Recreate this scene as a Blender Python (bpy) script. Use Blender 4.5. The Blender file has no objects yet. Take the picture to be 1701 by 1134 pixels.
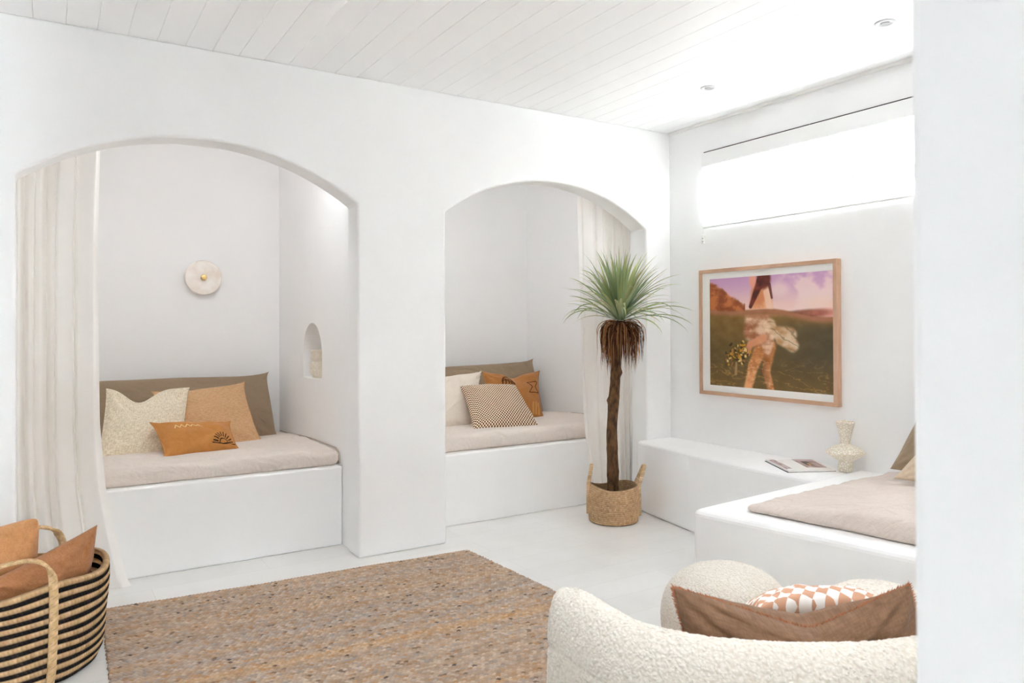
import bpy, bmesh, math, random
import numpy as np
from mathutils import Vector, Matrix, noise as mn

random.seed(7)
rng = np.random.default_rng(7)
PI = math.pi
scene = bpy.context.scene
COL = scene.collection

# ------------------------------------------------------------------ camera
YAW, PITCH, ROLL = 0.5597, 0.00604, -0.0044
CAM = np.array([-3.8652, -3.9786, 1.2953])
FPX, SHY = 1232.87, -32.4
_f = np.array([math.sin(YAW) * math.cos(PITCH), math.cos(YAW) * math.cos(PITCH), math.sin(PITCH)])
_r = np.array([math.cos(YAW), -math.sin(YAW), 0.0])
_u = np.cross(_r, _f)
CR = math.cos(ROLL) * _r + math.sin(ROLL) * _u
CU = -math.sin(ROLL) * _r + math.cos(ROLL) * _u
CF = _f
cd = bpy.data.cameras.new('camera')
cam = bpy.data.objects.new('camera', cd)
COL.objects.link(cam)
cd.sensor_width = 36.0
cd.sensor_fit = 'HORIZONTAL'
cd.lens = FPX * 36.0 / 1701.0
cd.shift_y = SHY / 1701.0
cd.clip_start = 0.05
cam.matrix_world = Matrix(((CR[0], CU[0], -CF[0], CAM[0]), (CR[1], CU[1], -CF[1], CAM[1]), (CR[2], CU[2], -CF[2], CAM[2]), (0, 0, 0, 1)))
cd.dof.use_dof = True
cd.dof.focus_distance = 4.2
cd.dof.aperture_fstop = 6.3
scene.camera = cam

# ------------------------------------------------------------------ view, world, daylight
scene.view_settings.view_transform = 'Standard'
scene.view_settings.look = 'None'
scene.view_settings.gamma = 1.0
scene.view_settings.use_curve_mapping = False
scene.view_settings.exposure = 2.48
world = bpy.data.worlds.new('overcast_sky')
scene.world = world
world.use_nodes = True
wb = world.node_tree.nodes['Background']
wb.inputs[0].default_value = (0.905, 0.96, 1.0, 1)
wb.inputs[1].default_value = 6.5
scene.cycles.max_bounces = 16
scene.cycles.diffuse_bounces = 12
scene.cycles.transmission_bounces = 12
scene.cycles.transparent_max_bounces = 12


def area(name, loc, target, sx, sy, power, color=(1, 1, 1)):
    l = bpy.data.lights.new(name, 'AREA')
    l.shape = 'RECTANGLE'
    l.size = sx
    l.size_y = sy
    l.energy = power
    l.color = color
    o = bpy.data.objects.new(name, l)
    COL.objects.link(o)
    o.location = loc
    o.rotation_euler = (Vector(target) - Vector(loc)).to_track_quat('-Z', 'Y').to_euler()
    return o


# bright sky outside the high window, shining in through its blind
area('daylight_window', (0.75, -1.9, 2.45), (-0.2, -1.9, 2.15), 3.2, 1.0, 28, (0.92, 0.97, 1))


# ------------------------------------------------------------------ pixel to plane helpers (measuring)
def ray(x, y):
    return CF + (x - 850.5) / FPX * CR - (y - 567 - SHY) / FPX * CU


def on(ax, v, x, y):
    d = ray(x, y)
    t = (v - CAM[ax]) / d[ax]
    return CAM + t * d


def oy(Y, x, y): return on(1, Y, x, y)
def oz(Z, x, y): return on(2, Z, x, y)
def ox(X, x, y): return on(0, X, x, y)


# ------------------------------------------------------------------ materials
def lin(c):
    return tuple(((v / 255.0) / 12.92 if v / 255.0 <= 0.04045 else ((v / 255.0 + 0.055) / 1.055) ** 2.4) for v in c) + (1.0,)


def new_mat(name):
    m = bpy.data.materials.new(name)
    m.use_nodes = True
    nt = m.node_tree
    return m, nt, nt.nodes['Principled BSDF']


def add(nt, t, **kw):
    n = nt.nodes.new(t)
    for k, v in kw.items():
        setattr(n, k, v)
    return n


def mat(name, col, col2=None, scale=30, rough=0.8, bump=0.0, bscale=200, bdist=0.002, metal=0.0, detail=4, coords='Object',
        stretch=(1, 1, 1), sheen=0.0, spec=0.3, cr=(0.35, 0.65)):
    m, nt, b = new_mat(name)
    b.inputs['Roughness'].default_value = rough
    b.inputs['Metallic'].default_value = metal
    b.inputs['Specular IOR Level'].default_value = spec
    if sheen:
        b.inputs['Sheen Weight'].default_value = sheen
    tc = add(nt, 'ShaderNodeTexCoord')
    mp = add(nt, 'ShaderNodeMapping')
    mp.inputs['Scale'].default_value = stretch
    nt.links.new(tc.outputs[coords], mp.inputs['Vector'])
    if col2 is None:
        b.inputs['Base Color'].default_value = lin(col)
    else:
        n = add(nt, 'ShaderNodeTexNoise')
        n.inputs['Scale'].default_value = scale
        n.inputs['Detail'].default_value = detail
        nt.links.new(mp.outputs[0], n.inputs['Vector'])
        r = add(nt, 'ShaderNodeValToRGB')
        r.color_ramp.elements[0].position = cr[0]
        r.color_ramp.elements[1].position = cr[1]
        r.color_ramp.elements[0].color = lin(col)
        r.color_ramp.elements[1].color = lin(col2)
        nt.links.new(n.outputs['Fac'], r.inputs[0])
        nt.links.new(r.outputs[0], b.inputs['Base Color'])
    if bump:
        n = add(nt, 'ShaderNodeTexNoise')
        n.inputs['Scale'].default_value = bscale
        n.inputs['Detail'].default_value = 3
        nt.links.new(mp.outputs[0], n.inputs['Vector'])
        bp = add(nt, 'ShaderNodeBump')
        bp.inputs['Strength'].default_value = bump
        bp.inputs['Distance'].default_value = bdist
        nt.links.new(n.outputs['Fac'], bp.inputs['Height'])
        nt.links.new(bp.outputs[0], b.inputs['Normal'])
    return m


def weave_mat(name, col, col2, n_u=140, n_v=140, rough=0.9, bump=0.35, slub=0.5):
    """plain linen weave laid out on the UV map: crossing threads with slubs"""
    m, nt, b = new_mat(name)
    b.inputs['Roughness'].default_value = rough
    b.inputs['Specular IOR Level'].default_value = 0.1
    b.inputs['Sheen Weight'].default_value = 0.15
    tc = add(nt, 'ShaderNodeTexCoord')

    def thread(su, sv):
        mp = add(nt, 'ShaderNodeMapping')
        mp.inputs['Scale'].default_value = (su, sv, 1)
        nt.links.new(tc.outputs['UV'], mp.inputs['Vector'])
        n = add(nt, 'ShaderNodeTexNoise')
        n.inputs['Scale'].default_value = 1.0
        n.inputs['Detail'].default_value = 2
        nt.links.new(mp.outputs[0], n.inputs['Vector'])
        return n.outputs['Fac']
    a = thread(n_u * 1.6, 45)
    c = thread(45, n_v * 1.6)
    s = add(nt, 'ShaderNodeMath', operation='ADD')
    nt.links.new(a, s.inputs[0])
    nt.links.new(c, s.inputs[1])
    h = add(nt, 'ShaderNodeMath', operation='MULTIPLY')
    nt.links.new(s.outputs[0], h.inputs[0])
    h.inputs[1].default_value = 0.5
    r = add(nt, 'ShaderNodeValToRGB')
    r.color_ramp.elements[0].position = 0.5 - 0.16 / max(slub, 0.05) * 0.5
    r.color_ramp.elements[1].position = 0.5 + 0.16 / max(slub, 0.05) * 0.5
    r.color_ramp.elements[0].color = lin(col)
    r.color_ramp.elements[1].color = lin(col2)
    nt.links.new(h.outputs[0], r.inputs[0])
    nt.links.new(r.outputs[0], b.inputs['Base Color'])
    bp = add(nt, 'ShaderNodeBump')
    bp.inputs['Strength'].default_value = bump
    bp.inputs['Distance'].default_value = 0.003
    nt.links.new(h.outputs[0], bp.inputs['Height'])
    # soft rumples in the cloth
    cn = add(nt, 'ShaderNodeTexNoise')
    cn.inputs['Scale'].default_value = 8.0
    cn.inputs['Detail'].default_value = 2.5
    cn.inputs['Distortion'].default_value = 1.2
    nt.links.new(tc.outputs['UV'], cn.inputs['Vector'])
    b2 = add(nt, 'ShaderNodeBump')
    b2.inputs['Strength'].default_value = 0.55
    b2.inputs['Distance'].default_value = 0.03
    nt.links.new(cn.outputs['Fac'], b2.inputs['Height'])
    nt.links.new(b2.outputs[0], bp.inputs['Normal'])
    nt.links.new(bp.outputs[0], b.inputs['Normal'])
    return m


def attr_mat(name, rough=0.8, spec=0.2, bump=0.0, bscale=400, gain=1.0):
    m, nt, b = new_mat(name)
    b.inputs['Roughness'].default_value = rough
    b.inputs['Specular IOR Level'].default_value = spec
    a = add(nt, 'ShaderNodeVertexColor', layer_name='Col')
    nt.links.new(a.outputs['Color'], b.inputs['Base Color'])
    if bump:
        tc = add(nt, 'ShaderNodeTexCoord')
        n = add(nt, 'ShaderNodeTexNoise')
        n.inputs['Scale'].default_value = bscale
        nt.links.new(tc.outputs['Object'], n.inputs['Vector'])
        bp = add(nt, 'ShaderNodeBump')
        bp.inputs['Strength'].default_value = bump
        bp.inputs['Distance'].default_value = 0.002
        nt.links.new(n.outputs['Fac'], bp.inputs['Height'])
        nt.links.new(bp.outputs[0], b.inputs['Normal'])
    return m


def boucle_mat(name, c1, c2):
    m, nt, b = new_mat(name)
    b.inputs['Roughness'].default_value = 0.95
    b.inputs['Specular IOR Level'].default_value = 0.1
    b.inputs['Sheen Weight'].default_value = 0.3
    tc = add(nt, 'ShaderNodeTexCoord')
    n0 = add(nt, 'ShaderNodeTexNoise')
    n0.inputs['Scale'].default_value = 60
    nt.links.new(tc.outputs['Object'], n0.inputs['Vector'])
    mx = add(nt, 'ShaderNodeVectorMath', operation='MULTIPLY_ADD')
    nt.links.new(n0.outputs['Color'], mx.inputs[0])
    mx.inputs[1].default_value = (0.012, 0.012, 0.012)
    nt.links.new(tc.outputs['Object'], mx.inputs[2])
    v = add(nt, 'ShaderNodeTexVoronoi')
    v.feature = 'SMOOTH_F1'
    v.inputs['Scale'].default_value = 150
    nt.links.new(mx.outputs[0], v.inputs['Vector'])
    r = add(nt, 'ShaderNodeValToRGB')
    r.color_ramp.elements[0].position = 0.1
    r.color_ramp.elements[1].position = 0.75
    r.color_ramp.elements[0].color = lin(c1)
    r.color_ramp.elements[1].color = lin(c2)
    nt.links.new(v.outputs['Distance'], r.inputs[0])
    nt.links.new(r.outputs[0], b.inputs['Base Color'])
    iv = add(nt, 'ShaderNodeMath', operation='SUBTRACT')
    iv.inputs[0].default_value = 1.0
    nt.links.new(v.outputs['Distance'], iv.inputs[1])
    bp = add(nt, 'ShaderNodeBump')
    bp.inputs['Strength'].default_value = 0.8
    bp.inputs['Distance'].default_value = 0.006
    nt.links.new(iv.outputs[0], bp.inputs['Height'])
    nt.links.new(bp.outputs[0], b.inputs['Normal'])
    return m


PLASTER = mat('white_plaster', (247, 247, 247), (250, 250, 250), scale=2.5, rough=0.75, bump=0.25, bscale=6, bdist=0.01, spec=0.25)
PLASTER_IN = mat('alcove_plaster', (247, 247, 247), (250, 250, 250), scale=2.5, rough=0.75, bump=0.3, bscale=7, bdist=0.012, spec=0.25)
CEIL = mat('painted_boards_ceiling', (250, 250, 250), rough=0.5, bump=0.1, bscale=40, bdist=0.001, stretch=(6, .4, 1))
TRIMW = mat('white_trim_paint', (245, 244, 241), rough=0.4)
METALW = mat('white_painted_metal', (240, 240, 238), rough=0.35)
LENS = mat('frosted_lens', (176, 176, 176), rough=0.25)
DARKGAP = mat('gap_shade_and_dark_metal', (62, 58, 54), rough=0.5)


def floor_material():
    m, nt, b = new_mat('white_painted_floor_boards')
    b.inputs['Roughness'].default_value = 0.38
    b.inputs['Specular IOR Level'].default_value = 0.4
    tc = add(nt, 'ShaderNodeTexCoord')
    mp = add(nt, 'ShaderNodeMapping')
    mp.inputs['Location'].default_value = (0.55, 0.09, 0)
    nt.links.new(tc.outputs['Object'], mp.inputs['Vector'])
    br = add(nt, 'ShaderNodeTexBrick')
    br.inputs['Scale'].default_value = 1.0
    br.inputs['Brick Width'].default_value = 1.15
    br.inputs['Row Height'].default_value = 0.19
    br.inputs['Mortar Size'].default_value = 0.0012
    br.inputs['Mortar Smooth'].default_value = 0.2
    br.inputs['Color1'].default_value = lin((234, 233, 231))
    br.inputs['Color2'].default_value = lin((230, 229, 227))
    br.inputs['Mortar'].default_value = lin((216, 212, 207))
    nt.links.new(mp.outputs[0], br.inputs['Vector'])
    n = add(nt, 'ShaderNodeTexNoise')
    n.inputs['Scale'].default_value = 2.2
    n.inputs['Detail'].default_value = 6
    nt.links.new(tc.outputs['Object'], n.inputs['Vector'])
    r = add(nt, 'ShaderNodeValToRGB')
    r.color_ramp.elements[0].color = (0.93, 0.925, 0.915, 1)
    r.color_ramp.elements[1].color = (1, 1, 1, 1)
    r.color_ramp.elements[0].position = 0.3
    r.color_ramp.elements[1].position = 0.6
    nt.links.new(n.outputs['Fac'], r.inputs[0])
    mx = add(nt, 'ShaderNodeMix', data_type='RGBA', blend_type='MULTIPLY')
    mx.inputs[0].default_value = 1.0
    nt.links.new(br.outputs['Color'], mx.inputs[6])
    nt.links.new(r.outputs[0], mx.inputs[7])
    nt.links.new(mx.outputs[2], b.inputs['Base Color'])
    bp = add(nt, 'ShaderNodeBump')
    bp.inputs['Strength'].default_value = 0.12
    bp.inputs['Distance'].default_value = 0.004
    nt.links.new(n.outputs['Fac'], bp.inputs['Height'])
    nt.links.new(bp.outputs[0], b.inputs['Normal'])
    return m


def curtain_material():
    m = bpy.data.materials.new('sheer_white_linen')
    m.use_nodes = True
    nt = m.node_tree
    nt.nodes.clear()
    out = add(nt, 'ShaderNodeOutputMaterial')
    d = add(nt, 'ShaderNodeBsdfDiffuse')
    d.inputs[0].default_value = lin((253, 251, 248))
    t = add(nt, 'ShaderNodeBsdfTranslucent')
    t.inputs[0].default_value = lin((253, 250, 246))
    tr = add(nt, 'ShaderNodeBsdfTransparent')
    tr.inputs[0].default_value = (1, 1, 1, 1)
    m1 = add(nt, 'ShaderNodeMixShader')
    m1.inputs[0].default_value = 0.30
    m2 = add(nt, 'ShaderNodeMixShader')
    m2.inputs[0].default_value = 0.10
    nt.links.new(d.outputs[0], m1.inputs[1])
    nt.links.new(t.outputs[0], m1.inputs[2])
    nt.links.new(m1.outputs[0], m2.inputs[1])
    nt.links.new(tr.outputs[0], m2.inputs[2])
    nt.links.new(m2.outputs[0], out.inputs[0])
    tc = add(nt, 'ShaderNodeTexCoord')
    mp = add(nt, 'ShaderNodeMapping')
    mp.inputs['Scale'].default_value = (260, 14, 1)
    n = add(nt, 'ShaderNodeTexNoise')
    n.inputs['Scale'].default_value = 1
    nt.links.new(tc.outputs['UV'], mp.inputs[0])
    nt.links.new(mp.outputs[0], n.inputs['Vector'])
    bp = add(nt, 'ShaderNodeBump')
    bp.inputs['Strength'].default_value = 0.15
    bp.inputs['Distance'].default_value = 0.002
    nt.links.new(n.outputs['Fac'], bp.inputs['Height'])
    nt.links.new(bp.outputs[0], d.inputs['Normal'])
    return m


def blind_material():
    m = bpy.data.materials.new('translucent_blind_cloth')
    m.use_nodes = True
    nt = m.node_tree
    nt.nodes.clear()
    out = add(nt, 'ShaderNodeOutputMaterial')
    d = add(nt, 'ShaderNodeBsdfDiffuse')
    d.inputs[0].default_value = lin((250, 250, 249))
    t = add(nt, 'ShaderNodeBsdfTranslucent')
    t.inputs[0].default_value = (0.97, 0.97, 0.97, 1)
    m1 = add(nt, 'ShaderNodeMixShader')
    m1.inputs[0].default_value = 0.25
    nt.links.new(d.outputs[0], m1.inputs[1])
    nt.links.new(t.outputs[0], m1.inputs[2])
    nt.links.new(m1.outputs[0], out.inputs[0])
    return m


FLOOR = floor_material()
CURTAIN = curtain_material()
BLIND = blind_material()
BED = weave_mat('oatmeal_linen', (222, 210, 200), (235, 225, 216), 260, 200, bump=0.25)
BED_LIGHT = weave_mat('pale_oat_linen', (208, 194, 185), (223, 210, 201), 260, 200, bump=0.25)
BOUCLE = boucle_mat('cream_boucle', (236, 230, 220), (216, 206, 191))


# ------------------------------------------------------------------ object helpers
def tag(o, label=None, cat=None, group=None, kind=None):
    if label: o['label'] = label
    if cat: o['category'] = cat
    if group: o['group'] = group
    if kind: o['kind'] = kind
    return o


def empty(name, loc, label, cat, group=None):
    o = bpy.data.objects.new(name, None)
    o.empty_display_size = 0.1
    COL.objects.link(o)
    o.location = loc
    return tag(o, label, cat, group)


def build(name, verts, faces, material, parent=None, origin=(0, 0, 0), smooth=True, uv=None, col=None):
    """world-space verts; origin is where the object sits (ignored for children of an Empty, which share its origin)"""
    if parent is not None:
        org = np.array(parent.matrix_world.translation if False else parent['_org'])
    else:
        org = np.array(origin, float)
    V = np.asarray(verts, float) - org
    me = bpy.data.meshes.new(name)
    if isinstance(faces, np.ndarray):
        nf, k = faces.shape
        me.vertices.add(len(V))
        me.vertices.foreach_set('co', V.astype(np.float32).ravel())
        me.loops.add(nf * k)
        me.loops.foreach_set('vertex_index', faces.astype(np.int32).ravel())
        me.polygons.add(nf)
        me.polygons.foreach_set('loop_start', np.arange(0, nf * k, k, dtype=np.int32))
        me.update(calc_edges=True)
    else:
        me.from_pydata([tuple(v) for v in V], [], faces)
    if smooth:
        me.polygons.foreach_set('use_smooth', np.ones(len(me.polygons), bool))
    if uv is not None:
        lay = me.uv_layers.new(name='UVMap')
        li = np.zeros(len(me.loops), np.int32)
        me.loops.foreach_get('vertex_index', li)
        lay.data.foreach_set('uv', np.asarray(uv, np.float32)[li].ravel())
    if col is not None:
        ca = me.color_attributes.new('Col', 'FLOAT_COLOR', 'POINT')
        c = np.ones((len(V), 4), np.float32)
        c[:, :3] = col
        ca.data.foreach_set('color', c.ravel())
    me.materials.append(material)
    me.validate()
    me.update()
    o = bpy.data.objects.new(name, me)
    COL.objects.link(o)
    if parent is not None:
        o.parent = parent
    else:
        o.location = org
    return o


ORG = {}


def root(name, loc, label, cat, group=None):
    o = empty(name, loc, label, cat, group)
    o['_org'] = [float(v) for v in loc]
    return o


def from_bm(name, bm, material, parent=None, origin=(0, 0, 0), smooth=False):
    bm.normal_update()
    vs = [v.co.copy() for v in bm.verts]
    bm.verts.index_update()
    fs = [[v.index for v in f.verts] for f in bm.faces]
    bm.free()
    return build(name, [tuple(v) for v in vs], fs, material, parent, origin, smooth)


def grid_faces(nu, nv, closed_u=False):
    """index (i,j)-> i*nv+j"""
    iu = np.arange(nu if closed_u else nu - 1)
    jv = np.arange(nv - 1)
    I, J = np.meshgrid(iu, jv, indexing='ij')
    I2 = (I + 1) % nu
    return np.stack([I * nv + J, I2 * nv + J, I2 * nv + J + 1, I * nv + J + 1], -1).reshape(-1, 4)


def bevel_mod(o, w, seg=3, ang=40):
    m = o.modifiers.new('bevel', 'BEVEL')
    m.width = w
    m.segments = seg
    m.limit_method = 'ANGLE'
    m.angle_limit = math.radians(ang)
    m.harden_normals = False
    return o


def box_bm(bm, x0, x1, y0, y1, z0, z1):
    vs = [bm.verts.new(p) for p in [(x0, y0, z0), (x1, y0, z0), (x1, y1, z0), (x0, y1, z0), (x0, y0, z1), (x1, y0, z1), (x1, y1, z1), (x0, y1, z1)]]
    for f in [(3, 2, 1, 0), (4, 5, 6, 7), (0, 1, 5, 4), (1, 2, 6, 5), (2, 3, 7, 6), (3, 0, 4, 7)]:
        bm.faces.new([vs[i] for i in f])


def box(name, b, material, parent=None, bev=0.0, kind=None, origin=None):
    bm = bmesh.new()
    box_bm(bm, *b)
    o = from_bm(name, bm, material, parent, origin if origin is not None else ((b[0] + b[1]) / 2, (b[2] + b[3]) / 2, b[4]))
    if bev:
        bevel_mod(o, bev)
    if kind:
        o['kind'] = kind
    return o


def prism(name, poly, z0, z1, material, parent=None, bev=0.0, origin=None, seg=3):
    """vertical prism on a plan polygon (counter clockwise)"""
    n = len(poly)
    vs = [(p[0], p[1], z0) for p in poly] + [(p[0], p[1], z1) for p in poly]
    fs = [list(range(n))[::-1], list(range(n, 2 * n))] + [[i, (i + 1) % n, n + (i + 1) % n, n + i] for i in range(n)]
    c = np.mean(np.array(poly), 0)
    o = build(name, vs, fs, material, parent, origin if origin is not None else (c[0], c[1], z0), smooth=False)
    if bev:
        bevel_mod(o, bev, seg)
    return o


def lathe(name, prof, centre, material, parent=None, seg=64, origin=None, wobble=None):
    P = []
    for (r, z) in prof:
        for k in range(seg):
            a = 2 * PI * k / seg
            rr = r
            P.append((centre[0] + rr * math.cos(a), centre[1] + rr * math.sin(a), centre[2] + z))
    n = len(prof)
    fs = []
    for i in range(n - 1):
        for k in range(seg):
            k2 = (k + 1) % seg
            fs.append([i * seg + k, i * seg + k2, (i + 1) * seg + k2, (i + 1) * seg + k])
    if prof[0][0] > 1e-5: fs.append([k for k in range(seg)][::-1])
    return build(name, P, fs, material, parent, origin if origin is not None else centre, True)


def tube(name, pts, rad, material, parent=None, seg=10, origin=None, flat=1.0, col=None, closed=False):
    V, F, _ = tube_data(pts, rad, seg, flat)
    return build(name, V, F, material, parent, origin if origin is not None else pts[0], True)


def tube_data(pts, rad, seg=10, flat=1.0, flat_dir=None):
    pts = [Vector(p) for p in pts]
    n = len(pts)
    rads = rad if hasattr(rad, '__len__') else [rad] * n
    V = []
    up = Vector((0, 0, 1))
    prev = None
    for i, p in enumerate(pts):
        t = (pts[min(i + 1, n - 1)] - pts[max(i - 1, 0)]).normalized()
        if flat_dir is not None:
            a = Vector(flat_dir)
            a = (a - t * a.dot(t)).normalized()
        else:
            if prev is None:
                a = t.cross(up)
                if a.length < 0.05: a = t.cross(Vector((0, 1, 0)))
                a.normalize()
            else:
                a = (prev - t * prev.dot(t)).normalized()
            prev = a
        b = t.cross(a).normalized()
        for k in range(seg):
            th = 2 * PI * k / seg
            V.append(tuple(p + a * (math.cos(th) * rads[i] * flat) + b * (math.sin(th) * rads[i])))
    F = []
    for i in range(n - 1):
        for k in range(seg):
            k2 = (k + 1) % seg
            F.append([i * seg + k, i * seg + k2, (i + 1) * seg + k2, (i + 1) * seg + k])
    F.append(list(range(seg))[::-1])
    F.append([(n - 1) * seg + k for k in range(seg)])
    return V, F, n


def nz(x, y, z, s=1.0):
    return mn.noise(Vector((x * s, y * s, z * s)))


def smooth(a, b, x):
    t = np.clip((x - a) / (b - a), 0, 1)
    return t * t * (3 - 2 * t)


# ================================================================== THE ROOM
H = 2.7
XL, YB = -6.2, -7.5


def arch_poly(x0, x1, zs, za, n=24):
    """points from (x1, floor) up, over the segmental arch and down to (x0, floor)"""
    c = (x0 + x1) / 2
    w = (x1 - x0) / 2
    h = za - zs
    R = (w * w + h * h) / (2 * h)
    a = math.asin(w / R)
    pts = [(x1, 0)]
    for k in range(n + 1):
        t = a - 2 * a * k / n
        pts.append((c + R * math.sin(t), za - R + R * math.cos(t)))
    pts.append((x0, 0))
    return pts


A1 = (-3.985, -2.39)
A2 = (-1.84, -0.24)
outline = [(XL, 0), (XL, H), (0.0, H), (0.0, 0)] + arch_poly(A2[0], A2[1], 1.985, 2.243) + arch_poly(A1[0], A1[1], 1.985, 2.243)
n = len(outline)
T = 0.17
vs = [(p[0], 0, p[1]) for p in outline] + [(p[0], T, p[1]) for p in outline]
fs = [list(range(n))[::-1], list(range(n, 2 * n))] + [[i, (i + 1) % n, n + (i + 1) % n, n + i] for i in range(n)]
w = build('wall_back', vs, fs, PLASTER, None, (-3.1, 0, 0), smooth=False)
bm = bmesh.new(); bm.from_mesh(w.data); bmesh.ops.recalc_face_normals(bm, faces=bm.faces)
bm.to_mesh(w.data); bm.free()
w['kind'] = 'structure'
bevel_mod(w, 0.014, 4, 35)

box('floor', (XL - 0.3, 0.2, -4.6, 1.95, -0.12, 0.0), FLOOR, kind='structure', origin=(0, 0, 0))
box('floor_hall', (XL - 0.3, 0.2, YB, -4.6, -0.12, 0.0), mat('bounce_damping_brown', (92, 76, 62), (110, 90, 74), scale=3, rough=.6, stretch=(1, 9, 1)), kind='structure')  # unseen floor, made dark to cut light bounced onto the near wall

# ceiling boards run away from the window wall's length, with fine V grooves between them
prof = []
x = -3.918 - 0.1276 * 18
prof.append((x - 0.1, H))
while x < 0.12:
    prof += [(x - 0.002, H), (x, H + 0.0035), (x + 0.002, H)]
    x += 0.1276
prof.append((0.25, H))
# unseen roof opening added over the sofa side to let in more sky light
SK = (-3.1, -2.45, -3.35, -2.95)
V, F = [], []
for (xa, xb, ya, yb) in ((prof[0][0], prof[-1][0], YB, SK[2]), (prof[0][0], prof[-1][0], SK[3], 1.84), (prof[0][0], SK[0], SK[2], SK[3]), (SK[1], prof[-1][0], SK[2], SK[3])):
    pp_ = [(xa, H)] + [p for p in prof if xa + .004 < p[0] < xb - .004] + [(xb, H)]
    k = len(V); m_ = len(pp_)
    V += [(p[0], ya, p[1]) for p in pp_] + [(p[0], yb, p[1]) for p in pp_] + [(xa, ya, H + .08), (xb, ya, H + .08), (xb, yb, H + .08), (xa, yb, H + .08)]
    F += [[k + i_, k + m_ + i_, k + m_ + i_ + 1, k + i_ + 1] for i_ in range(m_ - 1)] + [[k + 2 * m_, k + 2 * m_ + 1, k + 2 * m_ + 2, k + 2 * m_ + 3]]
    q_ = k + 2 * m_
    F += [[k, k + m_ - 1, q_ + 1, q_], [k + m_, q_ + 3, q_ + 2, k + 2 * m_ - 1], [k, q_, q_ + 3, k + m_], [k + m_ - 1, k + 2 * m_ - 1, q_ + 2, q_ + 1]]
bm = bmesh.new()
for b in [(SK[0] - .04, SK[1] + .04, SK[2] - .04, SK[2], H - .01, H + .16), (SK[0] - .04, SK[1] + .04, SK[3], SK[3] + .04, H - .01, H + .16), (SK[0] - .04, SK[0], SK[2], SK[3], H - .01, H + .16), (SK[1], SK[1] + .04, SK[2], SK[3], H - .01, H + .16)]:
    box_bm(bm, *b)
o = from_bm('added_roof_opening', bm, TRIMW, None, (SK[0], SK[2], H)); o['kind'] = 'structure'
c_ = build('ceiling', V, F, CEIL, None, (-3, -3, H), smooth=False)
c_['kind'] = 'structure'

# right wall with the high window opening
WY0, WY1, WZ0, WZ1 = -0.40, -3.0, 2.01, 2.40
bm = bmesh.new()
X1 = 0.2
for b in [(0, X1, -3.7, 1.95, 0, WZ0), (0, X1, -3.7, 1.95, WZ1, H + .08), (0, X1, WY0, 1.95, WZ0, WZ1), (0, X1, -3.7, WY1, WZ0, WZ1)]:
    box_bm(bm, *b)
o = from_bm('wall_right', bm, PLASTER, None, (0, -3, 0)); o['kind'] = 'structure'
# window glazing and frame
bm = bmesh.new()
for b in [(0.10, 0.14, WY1, WY0, WZ0, WZ0 + .03), (0.10, 0.14, WY1, WY0, WZ1 - .03, WZ1), (0.10, 0.14, WY0 - .03, WY0, WZ0 + .03, WZ1 - .03), (0.10, 0.14, WY1, WY1 + .03, WZ0 + .03, WZ1 - .03)]:
    box_bm(bm, *b)
o = from_bm('window_1', bm, TRIMW, None, (0.12, -1.3, WZ0)); o['kind'] = 'structure'

box('trim_1', (-0.022, -0.0, -3.6, -0.001, H - 0.018, H + 0.004), TRIMW, kind='structure', bev=0.006)

# unseen solid left wall in light-absorbing grey, and the short wall whose end shows close by on the right
bm = bmesh.new()
for b in [(XL - .15, XL, YB, 1.84, 0, H)]:
    box_bm(bm, *b)
GREIGE = mat('bounce_damping_grey', (116, 117, 119), (124, 125, 127), scale=2.5, rough=.8)  # dark tone for unseen walls, added to cut light bounced onto the near wall
o = from_bm('wall_left', bm, GREIGE, None, (XL, -3, 0)); o['kind'] = 'structure'
o = box('wall_rear_light_block', (XL, -2.7, YB - .15, YB, 0, H), GREIGE, kind='structure')  # unseen, added and sized to keep rear sky light off the near wall
o = box('wall_hall', (0, .2, YB, -3.7, 0, H), GREIGE, kind='structure')
o = box('wall_near', (-3.204, 0.0, -3.78, -3.6, 0, H), PLASTER, kind='structure', bev=0.012)

# ---- alcoves
AZ = 2.6
ny0, ny1, nb, nt_ = 0.706, 1.12, 0.955, 1.325       # niche
nr = (ny1 - ny0) / 2
nspr = nt_ - nr
nx = -2.37
nd = 0.17
arc = [((ny0 + ny1) / 2 + nr * math.cos(t), nspr + nr * math.sin(t)) for t in np.linspace(0, PI, 25)]   # from ny1 over to ny0
vs, fs = [], []


def quadx(y0, y1, z0, z1, X=nx):
    k = len(vs)
    vs.extend([(X, y0, z0), (X, y1, z0), (X, y1, z1), (X, y0, z1)])
    fs.append([k, k + 1, k + 2, k + 3])


YBK = 1.74
quadx(T, ny0, 0, AZ)
quadx(ny1, YBK, 0, AZ)
quadx(ny0, ny1, 0, nb)
k = len(vs)
for (y, z) in arc: vs.append((nx, y, z))
for (y, z) in arc: vs.append((nx, y, AZ))
for i in range(24): fs.append([k + i, k + i + 1, k + 25 + i + 1, k + 25 + i])
# niche lining
loop = [(ny0, nb), (ny1, nb)] + arc
k = len(vs)
L = len(loop)
for (y, z) in loop: vs.append((nx, y, z))
for (y, z) in loop: vs.append((nx + nd, y, z))
for i in range(L):
    j = (i + 1) % L
    fs.append([k + i, k + j, k + L + j, k + L + i])
fs.append([k + L + i for i in range(L)])
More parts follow.
